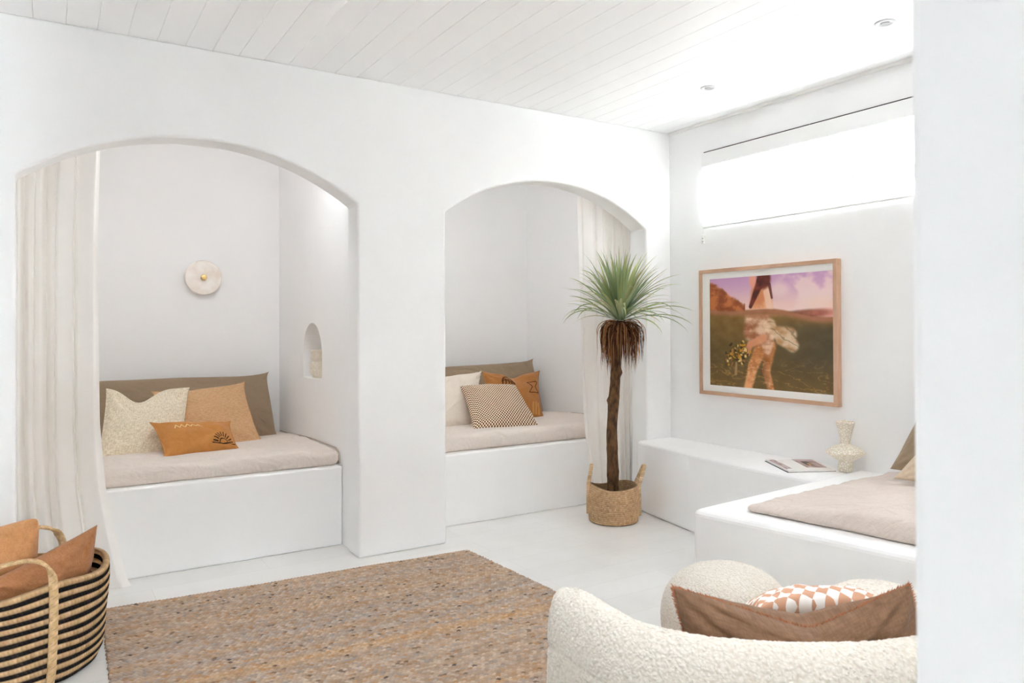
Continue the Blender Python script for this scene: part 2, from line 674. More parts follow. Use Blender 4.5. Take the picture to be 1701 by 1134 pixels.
# solid end faces so the wall has its thickness
k = len(vs)
PX = -1.86
vs += [(nx, T, 0), (PX, T, 0), (PX, T, AZ), (nx, T, AZ), (nx, YBK, 0), (PX, YBK, 0), (PX, YBK, AZ), (nx, YBK, AZ)]
fs += [[k + 1, k + 5, k + 6, k + 2]]
o = build('wall_alcove_partition', vs, fs, PLASTER_IN, None, (nx, 0.9, 0), smooth=False); o['kind'] = 'structure'
o = box('wall_alcove_back', (XL, 0.0, YBK, YBK + 0.1, 0, H), PLASTER_IN, kind='structure')
o = box('wall_alcove_right', (-0.12, 0.0, T, YBK, 0, AZ), PLASTER_IN, kind='structure')
o = box('wall_alcove_left', (-4.25, -4.08, T, YBK, 0, AZ), PLASTER_IN, kind='structure')
o = box('ceiling_alcove', (-4.25, 0.0, T, YBK, AZ, AZ + .1), PLASTER_IN, kind='structure')

# unseen strips and fill lamps added behind the arch headers to brighten the alcoves
for (sx0, sx1, which) in ((-3.50, -2.45, 'left'), (-1.75, -0.80, 'right')):
    st_ = box('alcove_fill_strip', (sx0, sx1, 0.174, 0.194, 2.42, 2.44), TRIMW)
    tag(st_, 'slim white strip added to brighten the alcove, unseen behind the top of the %s arch' % which, 'added fill strip')
    area('alcove_fill_light', ((sx0 + sx1) / 2, 0.22, 2.40), ((sx0 + sx1) / 2, 1.3, 1.2), sx1 - sx0, 0.03, .95, (0.96, 0.98, 1.0))


# built-in platforms
PZ = 0.468
p = box('bed_platform', (-4.078, nx - .002, 0.315, YBK - .002, 0, PZ), PLASTER, bev=0.012)
tag(p, 'white plaster bed platform built into the left arched alcove', 'bed platform')
p = box('bed_platform', (PX + .002, -0.122, 0.315, YBK - .002, 0, PZ), PLASTER, bev=0.012)
tag(p, 'white plaster bed platform built into the right arched alcove behind the potted plant', 'bed platform')

LZ = 0.487
ledge = [(-.001, -1.475), (-.001, -0.001), (-0.335, -0.001), (-0.36, -0.1), (-0.405, -0.35), (-0.44, -0.6), (-0.47, -1.0), (-0.478, -1.522)]
p = prism('built_in_bench', ledge, 0, LZ, PLASTER, bev=0.02)
tag(p, 'low white plaster ledge along the wall under the framed picture', 'bench')
day = [(-0.001, -1.48), (-0.5, -1.53), (-1.452, -1.615), (-1.299, -2.501), (-1.15, -3.39), (-0.001, -3.39)]
DZ = 0.487


# ================================================================== FURNISHINGS
def soft_slab(name, quad, z0, z1, r, material, label=None, cat=None, parent=None, nu=70, nv=50, amp=0.006, crown=0.015, seed=0.0, uvs=1.0, wr=0.0, taper=None):
    """quad: plan corners (x0y0, x1y0, x1y1, x0y1); rounded upholstered slab with soft surface"""
    q = [np.array(c, float) for c in quad]
    Lx = np.linalg.norm(q[1] - q[0]); Ly = np.linalg.norm(q[3] - q[0]); Lz = z1 - z0
    bm = bmesh.new()
    nw = 8
    verts = {}
    V = []
    UV = []

    def us(n_, L_):   # denser near the edges
        e = np.concatenate([np.linspace(0, r, 6)[:-1], np.linspace(r, L_ - r, n_), np.linspace(L_ - r, L_, 6)[1:]])
        return e
    ax = us(nu, Lx); ay = us(nv, Ly); az = np.concatenate([np.linspace(0, r, 5)[:-1], np.linspace(r, max(Lz - r, r + 1e-4), 4), np.linspace(Lz - r, Lz, 6)[1:]])

    def idx(a, b, c):
        key = (round(a, 5), round(b, 5), round(c, 5))
        if key not in verts:
            P = np.array([a, b, c])
            lo = np.array([r, r, min(r, Lz / 2)]); hi = np.array([Lx - r, Ly - r, Lz - min(r, Lz / 2)])
            inn = np.clip(P, lo, hi)
            d = P - inn
            l = np.linalg.norm(d)
            # map the box surface to the rounded surface
            if l > 1e-9:
                m = max(abs(d) / r)
                P = inn + d / l * r * m
            s, t = P[0] / Lx, P[1] / Ly
            xy = q[0] * (1 - s) * (1 - t) + q[1] * s * (1 - t) + q[2] * s * t + q[3] * (1 - s) * t
            z = z0 + P[2] * (taper(s, t) if taper else 1.0)
            top = smooth(0.3, 1.0, P[2] / Lz)
            z += top * crown * (taper(s, t) if taper else 1.0) * (1 - (2 * s - 1) ** 4) * (1 - (2 * t - 1) ** 4)
            nn = nz(xy[0] + seed, xy[1], z, 3.0) + 0.5 * nz(xy[0], xy[1] + seed, z, 8.0)
            z += top * amp * nn
            side = 1 - top
            if wr:
                ex = min(s * Lx, (1 - s) * Lx, t * Ly, (1 - t) * Ly)
                edge = math.exp(-(ex / 0.10) ** 2)
                rid = abs(nz(xy[0] * 1.0 + 3 * seed, xy[1] * 1.0, 0, 9.0))
                z += wr * edge * (0.25 - rid) * 1.2 * smooth(0.1, .8, P[2] / Lz)
                rid2 = abs(nz(xy[0] + 7, xy[1] * 2 + seed, 0, 5.0))
                z += wr * 0.35 * top * (0.2 - min(rid2, .2))
            xy = xy + side * amp * 0.7 * np.array([nz(xy[0], xy[1], z + 9, 6), nz(xy[0], xy[1], z + 5, 6)])
            verts[key] = len(V)
            V.append((xy[0], xy[1], z))
            UV.append((xy[0] * uvs + 0.3 * z, xy[1] * uvs + z))
        return verts[key]
    F = []

    def face(A, B, fn):
        for i in range(len(A) - 1):
            for j in range(len(B) - 1):
                F.append([fn(A[i], B[j]), fn(A[i + 1], B[j]), fn(A[i + 1], B[j + 1]), fn(A[i], B[j + 1])])
    face(ax, ay, lambda a, b: idx(a, b, Lz))
    face(ay, ax, lambda a, b: idx(b, a, 0))
    face(ax, az, lambda a, b: idx(a, 0, b))
    face(az, ax, lambda a, b: idx(b, Ly, a))
    face(az, ay, lambda a, b: idx(0, b, a))
    face(ay, az, lambda a, b: idx(Lx, a, b))
    bm.free()
    c = sum(q) / 4
    o = build(name, V, F, material, parent, (c[0], c[1], z0), True, uv=UV)
    if label: tag(o, label, cat)
    return o


MZ = 0.575
m1 = root('bed_mattress', (-3.2, 1.0, PZ), 'oatmeal linen mattress with piped edge on the left alcove platform', 'mattress')
soft_slab('mattress_cover', [(-4.06, 0.352), (-2.373, 0.350), (-2.373, 1.71), (-4.06, 1.71)], PZ, MZ - .012, 0.038, BED, parent=m1, crown=0.012, amp=0.007, seed=1.3, wr=0.01, taper=lambda s, t: 1 - .45 * float(smooth(.30, 1.0, t)))
m2 = root('bed_mattress', (-1.0, 1.0, PZ), 'oatmeal linen mattress on the right alcove platform behind the plant', 'mattress')
soft_slab('mattress_cover', [(-1.85, 0.352), (-0.135, 0.352), (-0.135, 1.71), (-1.85, 1.71)], PZ, MZ + .005, 0.05, BED, parent=m2, crown=0.012, amp=0.007, seed=4.3, wr=0.01, taper=lambda s, t: 1 - .40 * float(smooth(.30, 1.0, t)))
PIPE = mat('taupe_piping', (196, 180, 168), rough=.9)
for (mm, xr, zt) in ((m1, -2.372, MZ - .012), (m2, -.133, MZ + .005)):
    pts = [(xr - .004, 0.352, PZ + .012), (xr - .006, 0.356, PZ + .035), (xr - .006, .375, zt - .022), (xr - .006, .43, zt - .002)] + [(xr - .008, y_, zt - (zt - PZ) * .44 * float(smooth(.30, 1.0, (y_ - .35) / 1.36))) for y_ in np.linspace(.5, 1.68, 12)]
    tube('piping', pts, .004, PIPE, mm, seg=6)


# ------------------------------------------------------------------ cushions
class Cushion:
    def __init__(s, TL, TR, BR, BL, thick, c=0.06, dent=0.0, flange=0.0, seed=0.0, amp=0.006, power=0.5, sag=0.0, front=None, dw=0.3, dc=0.0, e=2.6, cv=None, rc=0.0):
        s.rc = rc
        s.e = e; s.cv = c if cv is None else cv
        s.c4 = [np.array(p, float) for p in (TL, TR, BR, BL)]
        s.T = thick; s.c = c; s.dent = dent; s.fl = flange; s.seed = seed; s.amp = amp; s.pw = power; s.sag = sag; s.dw = dw; s.dc = dc
        TL, TR, BR, BL = s.c4
        n_ = np.cross(TR - BL, TL - BR)
        n_ /= np.linalg.norm(n_)
        if np.dot(n_, CAM - (TL + BR) / 2) < 0: n_ = -n_
        if front is not None:
            n_ = np.array(front, float) / np.linalg.norm(front)
        s.n = n_
        s.w = (np.linalg.norm(TR - TL) + np.linalg.norm(BR - BL)) / 2
        s.h = (np.linalg.norm(TL - BL) + np.linalg.norm(TR - BR)) / 2

    def chop(s, u):
        if s.dw > 0: return math.exp(-((u - s.dc) / s.dw) ** 2)
        d = abs(u - s.dc) / (1 + s.dc * (1 if u < s.dc else -1))
        return 1 - math.sqrt(d * d + .006) * .98 if d < 1 else 0.0

    def mid(s, u, v, lift=0.0):
        ue = u * (1 - s.c * (1 - abs(v) ** s.e))
        ve = v * (1 - s.cv * (1 - abs(u) ** s.e) * (1.0 if v > 0 else 0.3))
        ve = ve - s.dent * s.chop(u) * (max(v, -1) + 1) / 2 * (1 - lift)
        k_ = 1 - s.rc * abs(u * v) ** 5
        ue *= k_; ve *= k_
        a, b = (ue + 1) / 2, (ve + 1) / 2
        TL, TR, BR, BL = s.c4
        return BL * (1 - a) * (1 - b) + BR * a * (1 - b) + TR * a * b + TL * (1 - a) * b

    def p(s, u, v, side=1, off=0.0):
        fu = 1 - s.fl
        uu = min(1, abs(u) / fu); vv = min(1, abs(v) / fu)
        prof = (max(0, (1 - uu ** 2.2)) * max(0, (1 - vv ** 2.2))) ** s.pw
        P = s.mid(u, v, .42 * min(1, prof * 1.5) if (s.dw < 0 and side < 0) else 0.0)
        w1 = nz(u * 2.1 + s.seed, v * 2.1, side * 3.0 + s.seed)
        # gathers running in from the corners
        cr_ = 0
        for (cu, cv) in ((1, 1), (-1, 1), (1, -1), (-1, -1)):
            du, dv = u - cu, v - cv
            d = math.hypot(du, dv)
            ang = math.atan2(dv, du)
            cr_ += math.exp(-(d / 0.75) ** 2) * math.sin(ang * 11 + s.seed * 5 + cu + cv * 2 + 3 * nz(u, v, s.seed, 2)) * min(1, d * 3)
        fold = abs(nz(u * 1.3 + s.seed * 2, v * 1.3 + side, s.seed, 2.2))
        h = s.T / 2 * prof * (1 + 0.25 * w1) + s.amp * cr_ * min(1, prof * 2.5) - s.amp * .8 * smooth(.2, 0, fold) * min(1, prof * 1.6)
        h += s.T * 0.16 * s.dent * 6 * (-1) * s.chop(u) * max(0, v) * (0 if s.dw < 0 else 1) * prof * (1 if side > 0 else -0.3)
        if s.fl:
            e = max(abs(u), abs(v))
            if e > fu: h += 0.0
            P = P + s.n * (0.006 * nz(u * 3, v * 3, s.seed, 1.6) * (1 if e > fu else 0.0))
        h = max(h, 0.0012)
        P = P + s.n * (h * side + off)
        P = P - np.array([0, 0, s.sag]) * (1 - v) * 0
        return P

    def build(s, name, material, parent, nu=56, nv=44, uvn=1.0):
        def dist(n_):
            a = np.linspace(-PI / 2, PI / 2, n_)
            return np.sin(a) * 0.55 + np.linspace(-1, 1, n_) * 0.45
        U = dist(nu); Vv = dist(nv)
        V, UV, ids = [], [], {}
        for side in (1, -1):
            for i, u in enumerate(U):
                for j, v in enumerate(Vv):
                    bd = i in (0, nu - 1) or j in (0, nv - 1)
                    if side == -1 and bd:
                        ids[(side, i, j)] = ids[(1, i, j)]
                        continue
                    ids[(side, i, j)] = len(V)
                    V.append(s.mid(u, v) if bd else s.p(u, v, side))
                    UV.append(((u + 1) / 2 * s.w * uvn, (v + 1) / 2 * s.h * uvn))
        F = []
        for side in (1, -1):
            for i in range(nu - 1):
                for j in range(nv - 1):
                    f = [ids[(side, i, j)], ids[(side, i + 1, j)], ids[(side, i + 1, j + 1)], ids[(side, i, j + 1)]]
                    F.append(f if side == 1 else f[::-1])
        o = build(name, V, F, material, parent, smooth=True, uv=UV)
        o['_org'] = [float(q_) for q_ in parent['_org']]
        s.cover = o
        return o

    def outline(s, n=60, inset=0.0):
        P = []
        k = 1 - inset
        for t in np.linspace(-k, k, n, endpoint=False): P.append((t, k))
        for t in np.linspace(k, -k, n, endpoint=False): P.append((k, t))
        for t in np.linspace(k, -k, n, endpoint=False): P.append((t, -k))
        for t in np.linspace(-k, k, n, endpoint=False): P.append((-k, t))
        return P

    def fringe(s, name, material, parent, length=0.016, per=150, wid=0.0025):
        parent = s.cover
        P = s.outline(per)
        V, F = [], []
        cen = s.mid(0, 0)
        for (u, v) in P:
            for rep in range(2):
                p0 = s.mid(u + random.uniform(-.006, .006), v)
                ou = s.mid(u * 0.97, v * 0.97)
                out = p0 - ou
                if np.linalg.norm(out) < 1e-6: continue
                out = out / np.linalg.norm(out)
                # move outward perpendicular to the nearest side mostly
                tdir = np.cross(out, s.n)
                d = out + tdir * random.uniform(-.5, .5) + s.n * random.uniform(-.55, .55)
                d /= np.linalg.norm(d)
                l = length * random.uniform(.6, 1.25)
                k = len(V)
                a = tdir * wid
                b = s.n * wid * .8
                p0 = p0 - out * 0.004
                tip = p0 + d * (l + .004)
                mdp = p0 + d * (l * .5) + s.n * random.uniform(-.002, .002)
                V += [p0 - a, p0 + a, p0 + b, mdp - a * .8, mdp + a * .8, mdp + b * .8, tip]
                F += [[k, k + 1, k + 4, k + 3], [k + 1, k + 2, k + 5, k + 4], [k + 2, k, k + 3, k + 5], [k + 3, k + 4, k + 6], [k + 4, k + 5, k + 6], [k + 5, k + 3, k + 6]]
        return build(name, V, F, material, parent, smooth=False)

    def ribbon(s, polys, width, off=0.003):
        """embroidered line: polys in (u,v) with u,v in -1..1; width in metres"""
        V, F = [], []
        for poly in polys:
            pts = []
            for a, b in zip(poly[:-1], poly[1:]):
                L_ = math.hypot((b[0] - a[0]) * s.w / 2, (b[1] - a[1]) * s.h / 2)
                nn = max(2, int(L_ / 0.006))
                for t in np.linspace(0, 1, nn, endpoint=False): pts.append((a[0] + (b[0] - a[0]) * t, a[1] + (b[1] - a[1]) * t))
            pts.append(poly[-1])
            k0 = len(V)
            for i, (u, v) in enumerate(pts):
                a = pts[max(i - 1, 0)]; b = pts[min(i + 1, len(pts) - 1)]
                du, dv = (b[0] - a[0]) * s.w, (b[1] - a[1]) * s.h
                L_ = math.hypot(du, dv) + 1e-9
                px_, py_ = -dv / L_ * width / 2, du / L_ * width / 2
                for sg, o_ in ((-1, off * .3), (-.5, off), (.5, off), (1, off * .3)):
                    V.append(s.p(u + sg * px_ / (s.w / 2), v + sg * py_ / (s.h / 2), 1, o_))
            for i in range(len(pts) - 1):
                for q_ in range(3):
                    k = k0 + i * 4 + q_
                    F.append([k, k + 4, k + 5, k + 1])
        return V, F


def cushion_root(name, cu, label, cat='cushion'):
    b = (cu.c4[2] + cu.c4[3]) / 2
    return root(name, tuple(b), label, cat)


TAUPE = weave_mat('taupe_cotton', (150, 130, 106), (162, 142, 118), 200, 200, bump=.15, slub=.35)
CREAM = weave_mat('slubby_cream_linen', (220, 204, 176), (244, 234, 214), 110, 110, bump=.5, slub=1.0)
TAN = weave_mat('sandy_tan_linen', (202, 160, 116), (220, 180, 138), 220, 90, bump=.4, slub=.8)
OCHRE = weave_mat('ochre_cotton', (192, 130, 70), (206, 144, 82), 240, 240, bump=.15, slub=.4)
OCHRE2 = weave_mat('burnt_ochre_cotton', (172, 114, 62), (188, 128, 74), 240, 240, bump=.15, slub=.4)
IVORY = weave_mat('ivory_cotton', (224, 212, 198), (236, 226, 214), 240, 200, bump=.15, slub=.4)
BROWN = weave_mat('caramel_brown_linen', (122, 92, 70), (138, 106, 82), 200, 120, bump=.4, slub=.8)
BROWN_BASKET = weave_mat('toffee_brown_linen', (166, 112, 74), (182, 128, 88), 120, 200, bump=.3, slub=.6)
TAN_BASKET = weave_mat('caramel_linen', (196, 140, 92), (210, 156, 108), 120, 200, bump=.3, slub=.6)
BLACKTHREAD = mat('dark_thread', (48, 32, 24), rough=.9)
RUSTTHREAD = mat('rust_brown_thread', (96, 54, 26), rough=.9)
PALETHREAD = mat('pale_thread', (236, 204, 150), rough=.9)
OCHREEDGE = mat('ochre_edge', (196, 140, 84), rough=.95)
FRINGE_TAN = mat('tan_fringe', (206, 160, 112), rough=.95)
FRINGE_WHITE = mat('ivory_fringe', (244, 236, 224), rough=.95)
FRINGE_RUST = mat('rust_fringe', (182, 118, 82), rough=.95)

# left alcove: long taupe bolster cushion against the back wall
B1 = Cushion(oy(1.60, 60, 640), oy(1.60, 447, 617), oy(1.40, 466, 730), oy(1.36, 60, 765), .20, c=0.035, seed=2.1, amp=.004, power=0.36, cv=0.13, e=9)
B1.c4[0] = np.array([-4.0, 1.60, 0.97]); B1.c4[3] = np.array([-4.0, 1.42, 0.575])
r_ = cushion_root('bolster_cushion', B1, 'long taupe cushion leaning along the back wall of the left alcove')
B1.build('cover', TAUPE, r_, nu=110)
# tan fringed cushion
C1 = Cushion(oy(1.28, 252, 650), oy(1.28, 406, 634), oy(.96, 440, 739), oy(.96, 268, 752), .15, c=0.09, seed=5.2, dent=.04, amp=0.007, dc=-.3, cv=0.1, e=3.5)
r_ = cushion_root('cushion', C1, 'sandy tan linen cushion with short fringed edge, right of the cream cushion')
C1.build('cover', TAN, r_)
C1.fringe('fringe', FRINGE_TAN, r_, .007, 110)
# cream slub cushion
C2 = Cushion(oy(1.1, 176, 644), oy(1.1, 315, 643), oy(.80, 305, 756), oy(.80, 160, 764), .17, c=0.05, seed=8.7, dent=0.42, amp=0.01, flange=.05, dw=0.42, dc=-0.2, cv=0.03, e=3)
r_ = cushion_root('cushion', C2, 'cream slubbed linen cushion with a dented top beside the curtain')
C2.build('cover', CREAM, r_)
# small ochre lumbar
C3 = Cushion(oy(.80, 247, 701), oy(.83, 384, 699), oy(.66, 401, 748), oy(.60, 271, 762), .15, c=0.09, seed=1.7, dent=.02, amp=0.005, flange=.05, cv=0.09, e=3.5)
r_ = cushion_root('lumbar_cushion', C3, 'small ochre cushion with stitched black sun and pale zigzag in the left alcove')
C3.build('cover', OCHRE, r_)
zz = [(-.62, .22), (-.56, .46), (-.48, .26), (-.42, .44), (-.34, .26), (-.28, .44), (-.2, .28), (-.14, .44), (-.06, .3), (0.02, .46), (.12, .26)]
V, F = C3.ribbon([zz], .006)
build('zigzag_stitching', V, F, PALETHREAD, C3.cover)
sc = (.58, -.68)
asp = C3.h / C3.w
polys = [[(sc[0] - .34, sc[1] - .02), (sc[0] + .34, sc[1] - .02)]]
polys.append([(sc[0] + .11 * math.cos(t), sc[1] + .11 / asp * math.sin(t)) for t in np.linspace(0, PI, 14)])
for t in np.linspace(0.2, PI - .2, 10):
    polys.append([(sc[0] + .155 * math.cos(t), sc[1] + .155 / asp * math.sin(t)), (sc[0] + .30 * math.cos(t), sc[1] + .30 / asp * math.sin(t))])
V, F = C3.ribbon(polys, .0055)
build('sun_motif', V, F, BLACKTHREAD, C3.cover)

# right alcove
B2 = Cushion((-1.75, 1.6, .96), oy(1.56, 886, 595), oy(1.34, 908, 694), (-1.75, 1.42, .585), .2, c=0.035, seed=3.9, amp=.004, power=0.36, cv=0.13, e=9)
r_ = cushion_root('bolster_cushion', B2, 'long taupe cushion leaning along the back wall of the right alcove')
B2.build('cover', TAUPE, r_, nu=110)
D1 = Cushion(oy(1.08, 660, 632), oy(1.08, 799, 617), oy(.74, 800, 708), oy(.74, 650, 724), .20, c=0.07, seed=6.6, dent=.02, amp=.005, cv=0.08, e=3.5)
r_ = cushion_root('cushion', D1, 'ivory cushion with frayed white edge, partly hidden by the pillar between the arches')
D1.build('cover', IVORY, r_)
D1.fringe('fringe', FRINGE_WHITE, r_, .009, 110)
D2 = Cushion(oy(1.12, 800, 616), oy(1.08, 897, 615), oy(.80, 906, 699), oy(.86, 806, 706), .18, c=0.11, seed=9.4, dent=0.18, amp=.005, flange=.04, cv=0.13, e=3)
r_ = cushion_root('cushion', D2, 'burnt ochre cushion with dark brown stitched motifs behind the chequered one')
D2.build('cover', OCHRE2, r_)
uv2 = lambda a, b: (a, b)
combs = [[(-.62 + .5 * 0 + .27 * math.cos(t) * .9, .5 + .28 * math.sin(t)) for t in np.linspace(.1, PI - .1, 14)]]
combs = [[(-.28 + .24 * math.cos(t), .42 + .3 * math.sin(t)) for t in np.linspace(0, PI, 14)]]
for k_ in range(5):
    combs.append([(-.28 + (k_ - 2) * .105, .62 - abs(k_ - 2) * .05), (-.28 + (k_ - 2) * .115, .22)])
for zf in (.55, .48): combs.append([(-.5, zf + .02), (-.06, zf + .02)])
V, F = D2.ribbon(combs, .011)
build('comb_motif', V, F, RUSTTHREAD, D2.cover)
hg = [[(.42, .42), (.86, .44), (.74, .22), (.88, -.02), (.46, -.06), (.62, .2), (.42, .42)]]
V, F = D2.ribbon(hg, .008)
build('hourglass_motif', V, F, RUSTTHREAD, D2.cover)
V, F = D2.ribbon([[(.66, -.85), (.70, -.4)], [(.78, -.85), (.82, -.4)], [(.55, -.85), (.58, -.42)]], .018)
build('stripe_motif', V, F, mat('pale_ochre_thread', (206, 150, 84), rough=.9), D2.cover)
# chequered small-diamond cushion
m, nt, b = new_mat('brown_and_cream_chequer_weave')
b.inputs['Roughness'].default_value = .9
tc = add(nt, 'ShaderNodeTexCoord'); mp = add(nt, 'ShaderNodeMapping')
mp.inputs['Rotation'].default_value = (0, 0, 0)
ck = add(nt, 'ShaderNodeTexChecker'); ck.inputs['Scale'].default_value = 95
ck.inputs['Color1'].default_value = lin((244, 226, 198)); ck.inputs['Color2'].default_value = lin((98, 50, 28))
nt.links.new(tc.outputs['UV'], mp.inputs[0]); nt.links.new(mp.outputs[0], ck.inputs[0]); nt.links.new(ck.outputs[0], b.inputs['Base Color'])
CHEQ = m
D3 = Cushion(oy(.86, 764, 641), oy(.84, 856, 639), oy(.46, 897, 710), oy(.50, 786, 714), .19, c=0.06, seed=4.4, amp=.004, dent=.0, cv=0.04, e=3)
r_ = cushion_root('cushion', D3, 'brown and cream finely chequered cushion in front in the right alcove')
D3.build('cover', CHEQ, r_)


# ------------------------------------------------------------------ curtains
def curtain(name, label, xl, xr, yfun, ztop, zbot, n_s=260, n_t=70, folds=None):
    S = np.linspace(0, 1, n_s); Tt = np.linspace(0, 1, n_t)
    P = np.zeros((n_s, n_t, 3)); UV = np.zeros((n_s, n_t, 2))
    for i, s in enumerate(S):
        for j, t in enumerate(Tt):
            z = ztop + (zbot - ztop) * t
            x0, x1 = xl(z), xr(z)
            dx, y = yfun(s, t, z)
            P[i, j] = (x0 + (x1 - x0) * s + dx, y, z)
            UV[i, j] = (s * .9, z)
    o = build(name, P.reshape(-1, 3), grid_faces(n_s, n_t), CURTAIN, None, (float(P[:, :, 0].mean()), .24, zbot), True, uv=UV.reshape(-1, 2))
    tag(o, label, 'curtain')
    return o


def interp(tab):
    zs = np.array([a for a, _ in tab][::-1]); xs = np.array([b for _, b in tab][::-1])
    return lambda z: float(np.interp(z, zs, xs))


c1r = interp([(2.5, -3.625), (2.16, -3.631), (1.73, -3.642), (.83, -3.636), (.5, -3.612), (.287, -3.575), (.05, -3.525), (0, -3.50)])
c1l = interp([(2.5, -4.03), (0, -4.05)])


def creases(s, t, tab, w=.016):
    """narrow folds running down the cloth: (position at the top, position at the bottom, depth)"""
    y = 0
    for a, b, dp in tab:
        c = a + (b - a) * t
        y += dp * math.exp(-((s - c) / w) ** 2) - dp * .35 * math.exp(-((s - c + w * 2.4) / (w * 1.6)) ** 2)
    return y


def f1(s, t, z):
    y = .232 + creases(s, t, [(.09, .07, .03), (.20, .20, .055), (.31, .33, .02), (.42, .42, .05), (.56, .52, .016), (.76, .74, .05)])
    y += .012 * math.sin(s * 19 + .6 * math.sin(t * 3)) + .006 * nz(s * 8, t * 2.2, 1.2)
    fl = smooth(.72, 1, t)
    y += fl * .03 * nz(s * 5, t * 3, 7) - fl * .035 * s
    return .01 * math.sin(s * 30 + t), y


curtain('curtain', 'sheer white curtain gathered at the left side of the left arch', c1l, c1r, f1, 2.45, 0.006)
c2l = interp([(2.5, -.675), (2.2, -.675), (1.5, -.655), (.66, -.628), (.18, -.575), (0, -.555)])
c2r = interp([(2.5, -.17), (0, -.19)])


def f2(s, t, z):
    y = .232 + creases(s, t, [(.08, .07, .012), (.34, .30, .02), (.46, .40, .035), (.56, .53, .045), (.65, .63, .04), (.74, .76, .045), (.83, .86, .05), (.93, .95, .04)], .014)
    flat = smooth(.0, .25, s)
    y += .010 * flat * math.sin(s * 26 + .5 * math.sin(t * 3)) + .006 * nz(s * 8, t * 2.2, 4.2)
    return .004 * math.sin(s * 30 + t) * flat, y


curtain('curtain', 'sheer white curtain gathered at the right side of the right arch behind the plant', c2l, c2r, f2, 2.45, 0.006)


# ------------------------------------------------------------------ sconce
ALAB = mat('white_alabaster', (252, 246, 240), (240, 228, 216), scale=14, rough=.35, detail=6)
BRASS = mat('brushed_brass', (222, 190, 130), rough=.3, metal=.8)
s_ = root('wall_sconce', (-2.915, YBK, 1.655), 'round white alabaster wall light with brass centre in the left alcove', 'wall light')


def disc_y(name, c, prof, material, parent, seg=64):
    """lathe about the Y axis: prof = (radius, y offset toward the room)"""
    V, F = [], []
    for (r, d) in prof:
        for k in range(seg):
            a = 2 * PI * k / seg
            V.append((c[0] + r * math.cos(a), c[1] - d, c[2] + r * math.sin(a)))
    for i in range(len(prof) - 1):
        for k in range(seg):
            k2 = (k + 1) % seg
            F.append([i * seg + k, (i + 1) * seg + k, (i + 1) * seg + k2, i * seg + k2])
    F.append([(len(prof) - 1) * seg + k for k in range(seg)][::-1])
    F.append([k for k in range(seg)])
    return build(name, V, F, material, parent, smooth=False)


cc = (-2.915, YBK, 1.655)
disc_y('back_plate', cc, [(.05, 0.001), (.05, .03)], METALW, s_)
o = disc_y('shade', cc, [(.118, .03), (.124, .036), (.124, .048), (.119, .053)], ALAB, s_)
disc_y('centre_cap', cc, [(.021, .053), (.021, .062), (.017, .068), (.008, .070)], BRASS, s_, 32)

# ------------------------------------------------------------------ vases
VASE = mat('speckled_stoneware', (230, 218, 200), (242, 234, 218), scale=60, rough=.85, bump=.9, bscale=90, bdist=.004)


def crackle_mat():
    m, nt, b = new_mat('cream_textured_ceramic')
    b.inputs['Roughness'].default_value = .8
    tc = add(nt, 'ShaderNodeTexCoord')
    v = add(nt, 'ShaderNodeTexVoronoi'); v.feature = 'DISTANCE_TO_EDGE'; v.inputs['Scale'].default_value = 75
    nt.links.new(tc.outputs['Object'], v.inputs['Vector'])
    r = add(nt, 'ShaderNodeValToRGB')
    r.color_ramp.elements[0].position = .03; r.color_ramp.elements[1].position = .2
    r.color_ramp.elements[0].color = lin((222, 208, 184)); r.color_ramp.elements[1].color = lin((246, 240, 228))
    nt.links.new(v.outputs['Distance'], r.inputs[0]); nt.links.new(r.outputs[0], b.inputs['Base Color'])
    bp = add(nt, 'ShaderNodeBump'); bp.inputs['Strength'].default_value = .8; bp.inputs['Distance'].default_value = .004
    nt.links.new(r.outputs[0], bp.inputs['Height']); nt.links.new(bp.outputs[0], b.inputs['Normal'])
    return m


CRACK = crackle_mat()
pr = [(.0, .0), (.036, .0), (.039, .004), (.040, .02), (.037, .045), (.035, .055), (.040, .062), (.070, .078), (.098, .097), (.103, .104), (.100, .111), (.085, .124), (.055, .140),
      (.030, .149), (.026, .155), (.025, .165), (.030, .195), (.040, .235), (.050, .268), (.051, .274), (.048, .276), (.045, .272), (.036, .235), (.026, .195), (.020, .165), (.0, .16)]
v1 = lathe('vase', pr, (-.125, -1.475, LZ), CRACK)
tag(v1, 'cream textured vase with flared neck and saucer-shaped belly on the wall ledge', 'vase')
pr = [(0, 0), (.045, 0), (.055, .02), (.064, .07), (.062, .09), (.052, .108), (.05, .112), (.056, .125), (.058, .14), (.053, .158), (.057, .178), (.06, .19), (.054, .19), (.048, .165), (.04, .12), (0, .05)]
v2 = lathe('niche_vase', [(a * .95, b * .98) for a, b in pr], (-2.30, .985, nb), VASE)
tag(v2, 'small beige stone vase standing in the arched wall niche', 'vase')

# ------------------------------------------------------------------ open book on the ledge
PAPER = mat('book_pages', (240, 238, 234), rough=.6)
COVER = mat('dark_book_cover', (70, 72, 70), rough=.6)
bA, bB, bC, bD = oz(LZ, 1272, 766), oz(LZ, 1310, 785), oz(LZ, 1387, 783), oz(LZ, 1352, 764)
bk = root('open_book', tuple((bA + bC) / 2), 'open book with printed photographs lying on the white wall ledge', 'book')
# spine runs from near (bB side) to far; pages curve up on both sides of the gutter
o0 = (bB * .5 + bC * .5); o1 = (bA * .5 + bD * .5)
sp = (o1 - o0); spl = np.linalg.norm(sp); sp /= spl
sd = np.array([sp[1], -sp[0], 0.0])
if np.dot(sd, bC - bB) < 0: sd = -sd
# use the photographed plan quad: left page narrow (between bA and bB), gutter, right page
gut0 = bB * .80 + bC * .2; gut1 = bA * .80 + bD * .2


